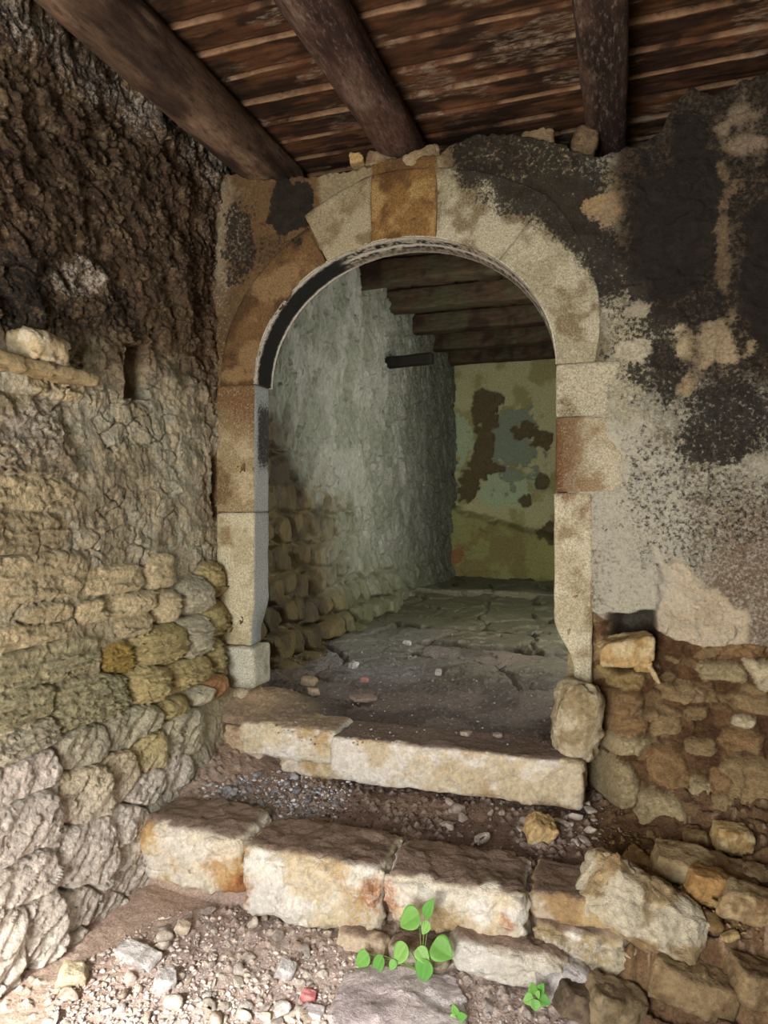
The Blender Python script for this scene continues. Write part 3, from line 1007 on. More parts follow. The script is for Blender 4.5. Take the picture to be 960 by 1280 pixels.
    X, Y = np.meshgrid(xs, ys, indexing='ij')
    px, py = proj(X, Y, -0.95)
    w = fbm(X * 4, Y * 4, 3, 601) - 0.5
    Z = ZS - 0.012 + 0.14 * sm(3.6, 8.5, Y)
    f1, f2, cid, dx, dy = vor(X / 0.62 + 0.35 * w, Y / 0.55 + 0.35 * w, 610, 0.9)
    flag = sm(3.6, 4.5, Y + 0.6 * w)
    j = sm(0.0, 0.10, f2 - f1)
    Z = Z + flag * (0.035 * (cid - 0.5) + (j - 1) * 0.03 + 0.03 * (dx * np.cos(cid * 30) + dy * np.sin(cid * 30)))
    Z = Z + facets(X, Y, 0.20, 611, 0.14, 0.12, 1.4, 1.0) * 0.55 * flag + (fbm(X * 16, Y * 16, 5, 612, 0.58) - 0.5) * 0.018 + (fbm(X * 2, Y * 2, 2, 613) - 0.5) * 0.05
    # earth heaped behind the left jamb
    Z = Z + 0.10 * sm(0.42, 0.0, np.hypot((X + 1.72) / 1.0, (Y - 3.15) / 0.8) + 0.2 * w)
    Z = np.where(Y < 2.93, Z - 0.03, Z)
    Z = np.where((X > RI_ + 0.10) & (Y < 3.45), -1.5, Z)
    f1b, f2b, cb, _, _ = vor(X / 0.03, Y / 0.03, 620)
    Z = Z + np.clip(0.42 - f1b, 0, 1) * 0.028 * (cb > 0.6) * sm(6, 4, Y)
    n1 = fbm(X * 5, Y * 5, 5, 631)
    n2 = fbm(X * 18, Y * 18, 4, 632)
    c = np.zeros(X.shape + (3,)) + lin(132, 116, 108)
    c = mixc(c, lin(102, 88, 82), sm(0.45, 0.6, n1))
    c = mixc(c, lin(150, 146, 146), lit_pool(px, py, 470, 815, 110, 46, w) * 0.8)  # bluish pool of light behind the sill, painted into the floor colour
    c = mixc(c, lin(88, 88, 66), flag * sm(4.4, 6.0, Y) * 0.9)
    c = mixc(c, lin(108, 106, 84), flag * (cid > 0.5) * 0.45)
    c = mixc(c, lin(70, 64, 50), (1 - j) * flag * 0.8)
    c = mixc(c, lin(176, 152, 120), sm(0.36, 0.05, np.hypot((X + 1.70), (Y - 3.05) * 0.9) + 0.2 * w) * 0.9)
    cov = np.zeros_like(c)
    cov[..., 1] = 0.18 + 0.10 * sm(0.5, 0.6, n2)
    cov[..., 0] = 0.2
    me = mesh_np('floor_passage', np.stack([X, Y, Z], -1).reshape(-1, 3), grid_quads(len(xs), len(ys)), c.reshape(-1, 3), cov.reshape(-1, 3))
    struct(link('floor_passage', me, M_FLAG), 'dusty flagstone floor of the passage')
    # boards over the joists
    xs = np.arange(-2.35, 0.7, 0.02)
    ys = np.arange(3.55, 9.5, 0.03)
    X, Y = np.meshgrid(xs, ys, indexing='ij')
    t = X / 0.21
    k = np.floor(t)
    Z = 2.10 + 0.02 * (_h(k.astype(np.int64), k.astype(np.int64) * 0, k.astype(np.int64) * 0, 4) - 0.5) + 0.03 * (np.abs(t - k - 0.5) > 0.46)
    c = np.zeros(X.shape + (3,)) + lin(88, 74, 58)
    c = mixc(c, lin(64, 52, 40), sm(0.45, 0.6, fbm(X * 12, Y * 3, 4, 640)))
    me = mesh_np('ceiling_passage', np.stack([X, Y, Z], -1).reshape(-1, 3), grid_quads(len(xs), len(ys))[:, ::-1], c.reshape(-1, 3))
    struct(link('ceiling_passage', me, M_JOIST), 'dark boards over the passage joists')
    simple_struct('trim_2', [(-2.5, 3.5, 2.16, 0.8, 9.6, 2.25)], lin(60, 42, 30), 'deck over the passage')


def lit_pool(px, py, ax, ay, rx, ry, w):
    return sm(1.2, 0.3, np.hypot((px - ax) / rx, (py - ay) / ry) + 0.8 * w)


build_passage()

# ================================================================== THINGS
# ------------------------------------------------------------------ log beams


def tube_np(length, r0, r1, seed, square=2.0, nu=44, nv=260, rough=0.10, bend=0.01):
    t = np.linspace(0, 1, nv)
    a = np.linspace(0, 2 * np.pi, nu, endpoint=False)
    A, T = np.meshgrid(a, t, indexing='ij')
    ca, sa = np.cos(A), np.sin(A)
    R = (r0 + (r1 - r0) * T) / (np.abs(ca) ** square + np.abs(sa) ** square) ** (1 / square)
    Y = T * length
    R = R * (1 + rough * (fbm3(ca * 2.0, Y * 2.2, sa * 2.0, 4, seed) - 0.5) * 2)
    R = R + 0.35 * rough * r0 * (fbm3(ca * 9, Y * 3, sa * 9, 3, seed + 5) - 0.5) * 2
    X = R * ca + bend * np.sin(T * 3.1 + seed)
    Z = R * sa + bend * np.cos(T * 2.3 + seed)
    V = np.stack([X, Y, Z], -1)
    i = np.arange(nu * nv).reshape(nu, nv)
    i2 = np.roll(i, -1, axis=0)
    q = np.stack([i[:, :-1], i[:, 1:], i2[:, 1:], i2[:, :-1]], -1).reshape(-1, 4)
    V = V.reshape(-1, 3)
    c0 = V.reshape(nu, nv, 3)[:, 0].mean(0)
    c1 = V.reshape(nu, nv, 3)[:, -1].mean(0)
    n = len(V)
    V = np.concatenate([V, [c0, c1]])
    tr = np.concatenate([np.stack([i[:, 0], i2[:, 0], np.full(nu, n)], -1), np.stack([i2[:, -1], i[:, -1], np.full(nu, n + 1)], -1)])
    return V, q, tr


def beam(x, z, r0, r1, seed, sq, tones, label, y0=-1.2, y1=3.42, pale=0.25):
    V, q, tr = tube_np(y1 - y0, r0, r1, seed, sq)
    c = tint(V * np.array([1, 0.3, 1]), seed, tones, 7.0)
    cov = np.zeros((len(V), 3))
    cov[:, 0] = 0.32
    cov[:, 1] = pale
    me = mesh_np('log_beam', V, q, c, cov, tr)
    o = link('log_beam', me, M_LOG, smooth=True)
    o.location = (x, y0, z)
    return tag(o, label, 'beam', 'log beams carrying the boarded ceiling')


beam(-1.715, 1.745, 0.125, 0.115, 3, 2.4, [lin(92, 74, 58), lin(60, 46, 36), lin(122, 100, 80)], 'thick round log beam lying along the top of the left wall', pale=0.16)
beam(-1.0, 1.755, 0.092, 0.105, 8, 2.2, [lin(84, 62, 52), lin(56, 40, 34), lin(108, 88, 76)], 'round log beam over the left half of the arch, between the other two beams', pale=0.34)
beam(-0.065, 1.72, 0.093, 0.085, 15, 5.0, [lin(72, 54, 44), lin(44, 32, 26), lin(92, 74, 62)], 'squared dark beam standing over the notch in the wall top', pale=0.36)

# ------------------------------------------------------------------ joists of the passage
JOISTS = [4.85, 5.65, 6.45, 7.3, 8.15, 8.95]
ORD = ['first', 'second', 'third', 'fourth', 'fifth', 'sixth', 'farthest']
for k, y in enumerate(JOISTS):
    V, nrm, q = rounded((1.42, 0.085, 0.10), 0.02, 0.03)
    x, yy, zz = V.T
    V = V + nrm * ((fbm3(x * 3, yy * 14 + k, zz * 14, 3, 700 + k) - 0.5) * 0.03)[:, None]
    c = tint(V, 700 + k, [lin(76, 60, 44), lin(52, 38, 28), lin(72, 68, 48)], 5.0)
    me = mesh_np('ceiling_joist', V, q, c)
    o = link('ceiling_joist', me, M_JOIST)
    o.location = (-0.85, y, 2.0)
    tag(o, 'dark timber joist across the passage ceiling, %s one in view behind the arch' % ORD[k] if k < 5 else 'dark timber joist lying against the top of the passage back wall', 'joist', 'joists across the passage ceiling')

o = stone('kerb_stone', (1.22, 0.09, 0.035), 740, [lin(120, 116, 96), lin(96, 92, 74)], M_LIME, (-0.88, 7.25, -0.845), res=0.02, r=0.3, amp=0.1, chip=0.1)
tag(o, 'long low stone kerb across the passage floor before the back wall', 'kerb')

# timber stub sticking out of the passage wall
V, nrm, q = rounded((0.24, 0.05, 0.048), 0.008, 0.02)
x, yy, zz = V.T
V = V + nrm * ((fbm3(x * 6, yy * 30, zz * 30, 3, 770) - 0.5) * 0.012)[:, None]
me = mesh_np('timber_stub', V, q, tint(V, 771, [lin(30, 26, 22), lin(20, 17, 15)], 8))
o = link('timber_stub', me, M_JOIST)
o.location = (-1.90, 6.3, 1.40)
o.rotation_euler = (0, math.radians(-2), 0)
tag(o, 'short dark timber sticking out of the grey passage wall', 'timber')

# ------------------------------------------------------------------ dressed stone doorway
arch = empty('stone_archway', (CX, WY, ZS), 'dressed stone arch and jambs framing the dark doorway', 'archway')


def local(V):
    return V - np.array([CX, WY, ZS])


def dressed(name, V, nrm, q, seed, cols, covf=None, amp=0.008, stain=None):
    x, y, z = V.T
    V = V + nrm * ((fbm3(x * 9, y * 9, z * 9, 5, seed, 0.6) - 0.5) * 2 * amp)[:, None]
    V = V + nrm * ((fbm3(x * 40, y * 40, z * 40, 3, seed + 3, 0.6) - 0.5) * amp * 0.7)[:, None]
    c = tint(V, seed, cols, 9.0)
    if stain is not None:
        c = stain(V, c)
    me = mesh_np(name, local(V), q, c, covf(V) if covf else None)
    return link(name, me, M_ASHLAR, arch)


def cov_const(r, g):
    def f(V):
        a = np.zeros((len(V), 3))
        a[:, 0], a[:, 1] = r, g
        return a
    return f


YF, YB = WY - 0.006, WY + 0.15


def voussoir(p0, p1, thick, seed, cols, covf, stain=None):
    """between ellipse parameters p0 > p1 (radians, pi = left springing); thick = (at p0, at p1)"""
    (p0, q0), (p1, q1) = [a if isinstance(a, tuple) else (a, a) for a in (p0, p1)]
    ph = abs(p0 - p1) / 2
    V, nrm, q = rounded((ph * 0.72, (YB - YF) / 2, max(thick) / 2), 0.004, 0.011)
    k = (V[:, 0] / (ph * 0.72) + 1) / 2
    rk = (V[:, 2] / (max(thick) / 2) + 1) / 2
    a0, a1 = p0 + (q0 - p0) * rk, p1 + (q1 - p1) * rk
    ph_ = a0 + (a1 - a0) * k
    th = thick[0] * (1 - k) + thick[1] * k
    rr = (V[:, 2] / (max(thick) / 2) + 1) / 2 * th
    X = CX + (AX + rr) * np.cos(ph_)
    Z = ZSP + (BZ + rr) * np.sin(ph_)
    Y = V[:, 1] + (YF + YB) / 2
    ca, sa = np.cos(ph_), np.sin(ph_)
    N = np.stack([nrm[:, 2] * ca + nrm[:, 0] * sa, nrm[:, 1], nrm[:, 2] * sa - nrm[:, 0] * ca], -1)
    # keep under the wall top
    Z = np.minimum(Z, 1.595 + 0.0 * Z)
    return dressed('voussoir', np.stack([X, Y, Z], -1), N, q, seed, cols, covf, 0.006, stain)


def ell(x):
    return math.acos(max(-1, min(1, (x - CX) / AX)))


def up(x, th=0.31):
    """a seam that rises upright from the intrados"""
    return (ell(x), math.acos((x - CX) / (AX + th)))


BROWN = [lin(112, 86, 54), lin(84, 62, 38), lin(138, 112, 76)]
GTAN = [lin(156, 144, 112), lin(132, 116, 84), lin(170, 160, 128)]
OCHRE = [lin(134, 102, 58), lin(100, 72, 40), lin(164, 134, 84)]
PALE = [lin(178, 168, 134), lin(148, 134, 100), lin(200, 194, 164)]
LICH = [lin(162, 156, 126), lin(130, 118, 88), lin(184, 178, 150)]


def soot_left(V):
    a = np.zeros((len(V), 3))
    px, py = proj(*V.T)
    w = fbm(V[:, 0] * 14, V[:, 2] * 14, 3, 105) - 0.5
    a[:, 0] = 0.22 + 0.74 * sm(1.15, 0.85, (np.abs((px - 368) / 28) ** 4 + np.abs((py - 258) / 40) ** 4) ** 0.25 + 0.8 * w)
    a[:, 1] = 0.18
    return a


def soot_top(V):
    a = np.zeros((len(V), 3))
    px, py = proj(*V.T)
    w = fbm(V[:, 0] * 9, V[:, 2] * 9, 4, 107) - 0.5
    d = py - np.interp(px, [545, 575, 640, 700, 740, 765, 785], [196, 222, 262, 302, 348, 405, 480]) - 40 * w
    a[:, 0] = np.clip(0.20 + 0.58 * sm(25, -20, d) * sm(548, 575, px), 0, 0.95)
    a[:, 1] = 0.34
    return a


voussoir(math.pi, ell(-1.335), (0.19, 0.20), 1, BROWN, soot_left)
voussoir(ell(-1.33), up(-1.110), (0.26, 0.31), 2, GTAN, cov_const(0.16, 0.26))
voussoir(up(-1.107), up(-0.805), (0.31, 0.31), 3, OCHRE, cov_const(0.26, 0.22))
voussoir(up(-0.802), ell(-0.52), (0.31, 0.33), 5, LICH, soot_top)
voussoir(ell(-0.5197), 0.0, (0.33, 0.16), 5, LICH, soot_top)


def jamb(x0, x1, z0, z1, seed, cols, covf, stain=None, y0=YF, y1=YB, rnd=0.010, shape=None, name='jamb_stone', amp=0.006):
    V, nrm, q = rounded(((x1 - x0) / 2, (y1 - y0) / 2, (z1 - z0) / 2), rnd, 0.011)
    V = V + np.array([(x0 + x1) / 2, (y0 + y1) / 2, (z0 + z1) / 2])
    if shape:
        V = shape(V)
    return dressed(name, V, nrm, q, seed, cols, covf, amp, stain)


LI, RI = CX - AX, CX + AX          # inner edges of the left and right jambs


def left_stain(V, c):
    z = V[:, 2]
    n = fbm(V[:, 0] * 9, z * 5, 4, 801)
    c = mixc(c, lin(112, 84, 50), sm(0.25, 0.5, z + 0.3 * (n - 0.5)) * 0.9)
    rev = V[:, 1] > WY + 0.005
    g = np.zeros_like(c) + lin(158, 162, 158)
    c = np.where(rev[:, None], g * (0.8 + 0.4 * n)[:, None], c)
    return c


def left_cov(V):
    a = np.zeros((len(V), 3))
    rev = V[:, 1] > WY + 0.02
    a[:, 0] = np.where(rev, 0.15 + 0.6 * sm(0.10, 0.04, np.abs(V[:, 1] - WY - 0.10)) * sm(0.22, 0.10, np.abs(V[:, 2] - 0.38)), 0.12)
    a[:, 1] = 0.32
    return a


def chamfer_stop(V):
    """the foot of the left shaft is cut back on its inner arris"""
    z = V[:, 2]
    k = sm(-0.43, -0.62, z)
    x = V[:, 0]
    inner = sm(CX - AX - 0.05, CX - AX, x)
    back = sm(WY + 0.03, WY + 0.15, V[:, 1])
    V = V.copy()
    V[:, 0] = x - k * 0.045 * inner * (0.4 + 0.6 * back) + k * 0.03 * sm(-1.86, -1.92, x)
    return V


jamb(-1.935, LI, 0.0, ZSP, 11, [lin(150, 134, 98), lin(118, 96, 62), lin(176, 162, 126)], left_cov, left_stain)
jamb(-1.935, LI, -0.66, -0.002, 12, [lin(176, 166, 132), lin(140, 122, 88), lin(196, 188, 156)], left_cov, left_stain, shape=chamfer_stop, rnd=0.012)
jamb(-1.95, LI + 0.012, -0.865, -0.662, 13, [lin(176, 174, 154), lin(150, 146, 124), lin(196, 194, 174)], cov_const(0.14, 0.34), y0=WY - 0.03, rnd=0.02, name='plinth_stone')
jamb(-1.94, LI - 0.03, -1.02, -0.862, 14, [lin(190, 178, 150), lin(160, 146, 112)], cov_const(0.10, 0.3), y0=WY - 0.035, rnd=0.05, name='base_stone', amp=0.02)


def rust_cov(r, g):
    return cov_const(r, g)


def rust_stain(V, c):
    n = fbm(V[:, 0] * 18, V[:, 2] * 9, 4, 811)
    edge = sm(RI + 0.16, RI + 0.02, V[:, 0] + 0.06 * (n - 0.5))
    return mixc(c, lin(106, 77, 46), edge * (0.75 + 0.6 * (n - 0.3)))


def low_stain(V, c):
    n = fbm(V[:, 0] * 18, V[:, 2] * 9, 4, 812)
    return mixc(c, lin(132, 104, 74), sm(-0.18, 0.02, V[:, 2] + 0.2 * (n - 0.5)) * sm(0.4, 0.6, n) * 0.9)


def eroded(V):
    V = V.copy()
    k = sm(-0.45, -0.66, V[:, 2])
    inner = sm(RI + 0.12, RI, V[:, 0])
    V[:, 0] += k * 0.085 * inner
    V[:, 1] -= 0.05 * sm(-0.5, -0.75, V[:, 2])
    return V


jamb(RI, RI + 0.265, 0.405, ZSP, 21, LICH, cov_const(0.30, 0.40))
jamb(RI, RI + 0.27, 0.085, 0.402, 22, [lin(176, 166, 136), lin(150, 130, 96), lin(190, 182, 154)], rust_cov(0.20, 0.30), rust_stain)
jamb(RI - 0.008, RI + 0.150, -0.72, 0.082, 23, [lin(184, 174, 142), lin(150, 134, 102), lin(200, 194, 164)], cov_const(0.14, 0.36), low_stain, shape=eroded, rnd=0.012)
o = stone('jamb_boulder', (0.085, 0.12, 0.155), 24, [lin(190, 174, 140), lin(160, 142, 108), lin(208, 196, 166)], M_LIME, (0.815, -0.11, 0.125), (0.0, 0.12, 0.3), res=0.010, r=0.75, amp=0.25, chip=0.7, parent=arch)
o['label'] = 'rounded rough boulder under the right jamb'


def soffit():
    """thin painted lining under the arch, black with pale chipped edges"""
    n, m = 220, 26
    ph = np.linspace(math.pi, 0, n)
    d = np.linspace(0, 1, m)
    P, D = np.meshgrid(ph, d, indexing='ij')
    e = 0.012 * D
    X = CX + (AX - 0.001 - e) * np.cos(P)
    Z = ZSP + (BZ - 0.001 - e) * np.sin(P)
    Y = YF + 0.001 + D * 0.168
    nn = fbm(P * 14, D * 3, 4, 851)
    n2 = fbm(P * 60, D * 9, 3, 852)
    bump_ = 0.004 * (n2 - 0.5)
    X, Z = X - bump_ * np.cos(P), Z - bump_ * np.sin(P)
    edge = np.maximum(sm(0.22, 0.10, D + 0.16 * (n2 - 0.5)), sm(0.88, 0.95, D + 0.10 * (n2 - 0.5)))
    crown = sm(2.02, 1.90, P)
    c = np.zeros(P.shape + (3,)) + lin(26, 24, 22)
    c = mixc(c, lin(206, 200, 184), edge)
    c = mixc(c, lin(200, 190, 170), crown * sm(0.44, 0.56, n2) * 0.7)
    c = mixc(c, lin(206, 200, 184), crown * sm(0.10, 0.04, np.abs(D - 0.5 + 0.1 * (nn - 0.5))))
    c = mixc(c, lin(120, 108, 92), crown * sm(0.62, 0.75, D) * 0.6)
    V = np.stack([X, Y, Z], -1).reshape(-1, 3)
    q = grid_quads(n, m)
    # give it thickness upward into the stones
    W = np.stack([CX + (AX + 0.004) * np.cos(P), Y, ZSP + (BZ + 0.004) * np.sin(P)], -1).reshape(-1, 3)
    k = len(V)
    i = np.arange(n * m).reshape(n, m)
    rim = np.concatenate([np.stack([i[:-1, 0], i[1:, 0], i[1:, 0] + k, i[:-1, 0] + k], -1), np.stack([i[:-1, -1], i[:-1, -1] + k, i[1:, -1] + k, i[1:, -1]], -1)])
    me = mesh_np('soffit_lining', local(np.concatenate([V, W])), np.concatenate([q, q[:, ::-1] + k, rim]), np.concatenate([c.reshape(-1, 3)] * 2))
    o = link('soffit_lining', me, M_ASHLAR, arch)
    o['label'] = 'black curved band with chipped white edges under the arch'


soffit()

# ------------------------------------------------------------------ the two steps
CREAM = [lin(222, 206, 172), lin(202, 176, 132), lin(234, 226, 206)]
CREAM2 = [lin(214, 196, 162), lin(228, 214, 186), lin(192, 164, 122)]


def step_block(parent, x0, x1, y0, y1, z0, z1, seed, cols, r=0.03, amp=0.02, tilt=0.0, wht=0.35, rust=None, name='step_block', top=None):
    h = np.array([(x1 - x0) / 2, (y1 - y0) / 2, (z1 - z0) / 2])
    ctr = np.array([(x0 + x1) / 2, (y0 + y1) / 2, (z0 + z1) / 2])
    V, nrm, q = rounded(h, r, 0.0095)
    x, y, z = (V + ctr).T
    d = (fbm3(x * 6, y * 6, z * 9, 5, seed, 0.55) - 0.5) * 2 * amp + (fbm3(x * 28, y * 28, z * 40, 3, seed + 9, 0.6) - 0.5) * amp * 0.6
    P3 = np.stack([x, y, z * 1.5], -1)
    fc = (facets3(P3, 0.10, seed + 2, 0.5, 0.35) * 0.32 + facets3(P3, 0.035, seed + 4, 0.6, 0.5) * 0.42) * (amp / 0.02) * (0.45 + 0.55 * (np.abs(nrm[:, 2]) < 0.5))
    V = V + nrm * (d + fc)[:, None]
    V[:, 2] += tilt * V[:, 0]
    W = V + ctr
    c = tint(W, seed, cols, 6.0)
    if rust:
        for (rx, rz, rr) in rust:
            n = fbm(W[:, 0] * 20, W[:, 2] * 14, 3, seed + 77)
            c = mixc(c, lin(176, 108, 58), sm(1.1, 0.4, np.hypot((W[:, 0] - rx) / rr, (W[:, 2] - rz) / (rr * 1.6)) + 0.8 * (n - 0.5)) * 0.75)
    c = mixc(c, lin(242, 236, 224), sm(0.50, 0.60, fbm3(x * 7, y * 7, z * 9, 5, seed + 60, 0.6)) * min(1.0, wht * 2.0))
    # earth trodden over the tops
    n = fbm(W[:, 0] * 10, W[:, 1] * 10, 4, seed + 5)
    tcol = lin(140, 118, 102) if top is None else top
    c = mixc(c, tcol, sm(0.55, 0.9, nrm[:, 2]) * sm(0.32, 0.46, n + 0.35 * sm(y0 - ctr[1] + 0.0, y0 - ctr[1] + 0.10, V[:, 1])) * 0.95)
    cov = np.zeros((len(V), 3))
    cov[:, 1] = wht * (0.65 + 0.9 * (fbm3(x * 5, y * 5, z * 5, 3, seed + 40) - 0.3)) * sm(0.8, 0.3, nrm[:, 2])
    cov[:, 0] = 0.12
    p = np.array(parent.location)
    me = mesh_np(name, W - p, q, c, cov)
    return link(name, me, M_LIME, parent)


up_step = empty('upper_step', (-0.9, 2.9, -1.16), 'upper stone step at the doorway, long pale slab with a smaller slab on its left', 'step')
DUST = lin(136, 116, 104)
step_block(up_step, -1.20, -0.15, 2.825, 3.10, -1.155, ZS, 31, CREAM2, r=0.022, amp=0.012, wht=0.42, top=DUST, tilt=0.006)
step_block(up_step, -1.68, -1.205, 2.875, 3.12, -1.115, ZS + 0.004, 32, CREAM, r=0.03, amp=0.018, wht=0.40, top=lin(176, 154, 128))
step_block(up_step, -1.50, -1.22, 2.905, 3.05, -1.19, -1.11, 33, CREAM, r=0.03, amp=0.028, wht=0.3, name='packing_stone')
step_block(up_step, -1.86, -1.60, 2.93, 3.12, -1.20, -0.99, 34, [lin(204, 180, 148), lin(180, 150, 118)], r=0.07, amp=0.03, wht=0.2, name='packing_stone')

low_step = empty('lower_step', (-0.85, 2.3, ZF), 'lower stone step of rough cream blocks with white lichen and rust stains', 'step')
step_block(low_step, -1.74, -1.29, 2.225, 2.50, -1.40, ZT + 0.012, 41, [lin(222, 200, 156), lin(206, 170, 118), lin(230, 218, 194)], r=0.055, amp=0.022, wht=0.32, rust=[(-1.31, -1.38, 0.06)])
step_block(low_step, -1.275, -0.755, 2.195, 2.46, -1.415, ZT + 0.004, 42, CREAM, r=0.045, amp=0.022, wht=0.52, rust=[(-1.24, -1.36, 0.07), (-0.79, -1.26, 0.05)])
step_block(low_step, -0.745, -0.285, 2.175, 2.46, -1.345, ZT, 43, CREAM, r=0.045, amp=0.022, wht=0.5, rust=[(-0.73, -1.25, 0.045), (-0.33, -1.24, 0.03)])
step_block(low_step, -0.275, -0.02, 2.215, 2.45, -1.25, ZT - 0.002, 44, [lin(196, 172, 128), lin(168, 140, 100)], r=0.02, amp=0.014, wht=0.2)
step_block(low_step, -0.52, -0.14, 2.115, 2.40, -1.425, -1.295, 45, [lin(226, 218, 200), lin(200, 186, 156)], r=0.055, amp=0.026, wht=0.55, name='footing_stone')
step_block(low_step, -0.90, -0.72, 2.15, 2.35, -1.455, -1.375, 46, [lin(220, 200, 172), lin(198, 172, 138)], r=0.035, amp=0.02, wht=0.3, name='footing_stone')
step_block(low_step, -0.72, -0.53, 2.13, 2.34, -1.455, -1.37, 47, [lin(222, 206, 178), lin(200, 178, 146)], r=0.03, amp=0.02, wht=0.4, name='footing_stone')
step_block(low_step, -0.28, 0.03, 2.19, 2.42, -1.42, -1.245, 48, [lin(206, 192, 160), lin(176, 156, 118)], r=0.06, amp=0.035, wht=0.5, name='footing_stone')

# ------------------------------------------------------------------ single stones
TAN = [lin(198, 168, 116), lin(172, 140, 90), lin(214, 194, 150)]
GREY = [lin(206, 200, 196), lin(180, 172, 168), lin(224, 218, 214)]
WHITE = [lin(222, 208, 178), lin(196, 178, 142)]
RUB = [lin(164, 140, 102), lin(134, 108, 74), lin(184, 164, 126)]
DRUB = [lin(132, 108, 74), lin(104, 82, 54)]


def put(name, px, py, half, seed, cols, label, cat='stone', plane=None, rot=(0, 0, 0), group=None, sink=0.3, **kw):
    """a loose stone standing on the ground where a pixel's ray meets it"""
    if plane is None:
        z = -1.2
        for _ in range(12):
            x, y, _z = on_z(px, py, z)
            z = float(terrain(np.array(x), np.array(y)))
        z += half[2] * (1 - sink)
        loc = (float(x), float(y), z)
    else:
        loc = plane
    o = stone(name, half, seed, cols, kw.pop('mat', M_LIME), loc, rot, **kw)
    return tag(o, label, cat, group)


x, y, z = on_y(783, 812, 3.10)
stone_in_hole = put('loose_stone', 0, 0, (0.112, 0.08, 0.052), 51, TAN, 'orange tan block lying loose in the dark cavity right of the doorway', plane=(x, y, z), rot=(0.05, math.radians(-11), 0.1), r=0.25, amp=0.12, chip=0.35, res=0.008)
x, y, z = on_y(803, 832, 3.06)
put('stone_splinter', 0, 0, (0.035, 0.03, 0.022), 52, [lin(206, 178, 124), lin(180, 150, 96)], 'small knobbly stone wedged under the loose tan block', plane=(x, y, z), r=0.5, amp=0.3, chip=0.6, res=0.005)
x, y, z = on_y(817, 842, 3.05)
put('stone_splinter', 0, 0, (0.010, 0.014, 0.045), 53, [lin(206, 184, 140)], 'thin pointed stone sliver leaning below the dark cavity', plane=(x, y, z), rot=(0, math.radians(-28), 0), r=0.5, amp=0.2, chip=0.6, res=0.004)
x, y, z = on_x(45, 437, LX + 0.04)
put('loose_stone', 0, 0, (0.075, 0.105, 0.055), 54, [lin(206, 188, 150), lin(184, 166, 128), lin(220, 208, 178)], 'pale stone lump resting on the wall ledge at the left', plane=(x, y, z), rot=(0, 0, 0.1), r=0.8, amp=0.25, chip=0.6, res=0.008)
a, b = on_x(-55, 462, LX), on_x(97, 461, LX)
put('stone_ledge', 0, 0, (0.10, (b[1] - a[1]) / 2, 0.018), 55, [lin(168, 150, 112), lin(138, 120, 88)], 'thin flat stone ledge jutting from the left wall under a pale lump', cat='ledge', plane=(LX + 0.005, (a[1] + b[1]) / 2, a[2] * 0.5 + b[2] * 0.5), r=0.3, amp=0.2, chip=0.1, res=0.009)
put('loose_stone', 674, 1050, (0.050, 0.045, 0.043), 56, [lin(220, 190, 136), lin(196, 160, 108)], 'cubic yellowish stone standing alone on the lower step tread', rot=(0.3, 0.35, 0.5), sink=0.1, r=0.2, amp=0.1, chip=0.4, res=0.006)
put('loose_stone', 634, 1073, (0.028, 0.02, 0.012), 57, [lin(226, 200, 176)], 'small flat pinkish chip nearest the front edge of the lower step tread', r=0.4, chip=0.5, res=0.005)
put('boulder', 705, 1240, (0.085, 0.075, 0.055), 58, GREY, 'pale grey boulder at the right foot of the lower step', rot=(0, 0.1, 0.2), sink=0.2, r=0.8, amp=0.15, chip=0.3, res=0.009)
put('boulder', 722, 1266, (0.06, 0.055, 0.045), 59, [lin(128, 112, 92), lin(100, 86, 70)], 'dark brown stone in front of the pale grey boulder', rot=(0, 0.2, 0.6), sink=0.2, r=0.5, amp=0.15, chip=0.5, res=0.008)
put('flagstone', 500, 1262, (0.20, 0.17, 0.018), 60, [lin(206, 192, 190), lin(184, 170, 170), lin(216, 206, 204)], 'flat grey flagstone in the floor below the green weed', cat='flagstone', rot=(0, 0, 0.15), sink=0.75, r=0.4, amp=0.3, chip=0.5, res=0.009)
# foreground stones at the left
put('loose_stone', 91, 1229, (0.042, 0.034, 0.028), 61, WHITE, 'cream three-sided stone close to the foot of the left wall', rot=(0.2, 0.2, 0.5), r=0.3, chip=0.6, res=0.006)
put('loose_stone', 172, 1200, (0.075, 0.035, 0.018), 62, GREY, 'long flat pale grey slab among the rubble at the foot of the left wall', rot=(0.15, 0.06, -0.15), r=0.3, chip=0.4, res=0.007)
put('loose_stone', 205, 1234, (0.032, 0.028, 0.026), 63, GREY, 'upright white stone chunk right of a dark gap in the left rubble', rot=(0.3, 0.2, 0.8), r=0.2, chip=0.6, res=0.006)
put('loose_stone', 357, 1220, (0.028, 0.024, 0.024), 64, GREY, 'lone pale grey stone on bare earth left of the green weed', rot=(0.3, 0.4, 0.3), r=0.3, chip=0.5, res=0.005)
put('loose_stone', 388, 1270, (0.040, 0.026, 0.013), 65, [lin(206, 196, 196)], 'flat grey stone at the bottom edge left of the flagstone', r=0.3, chip=0.5, res=0.006)
put('loose_stone', 228, 1166, (0.024, 0.02, 0.022), 66, [lin(222, 204, 182)], 'pointed cream stone topmost in the left rubble', rot=(0.2, 0.5, 0.3), r=0.2, chip=0.7, res=0.005)
put('loose_stone', 385, 1251, (0.022, 0.016, 0.016), 67, [lin(196, 110, 112), lin(214, 150, 146)], 'small reddish pink stone left of the flagstone', rot=(0.2, 0.3, 0.3), r=0.3, chip=0.6, res=0.004)
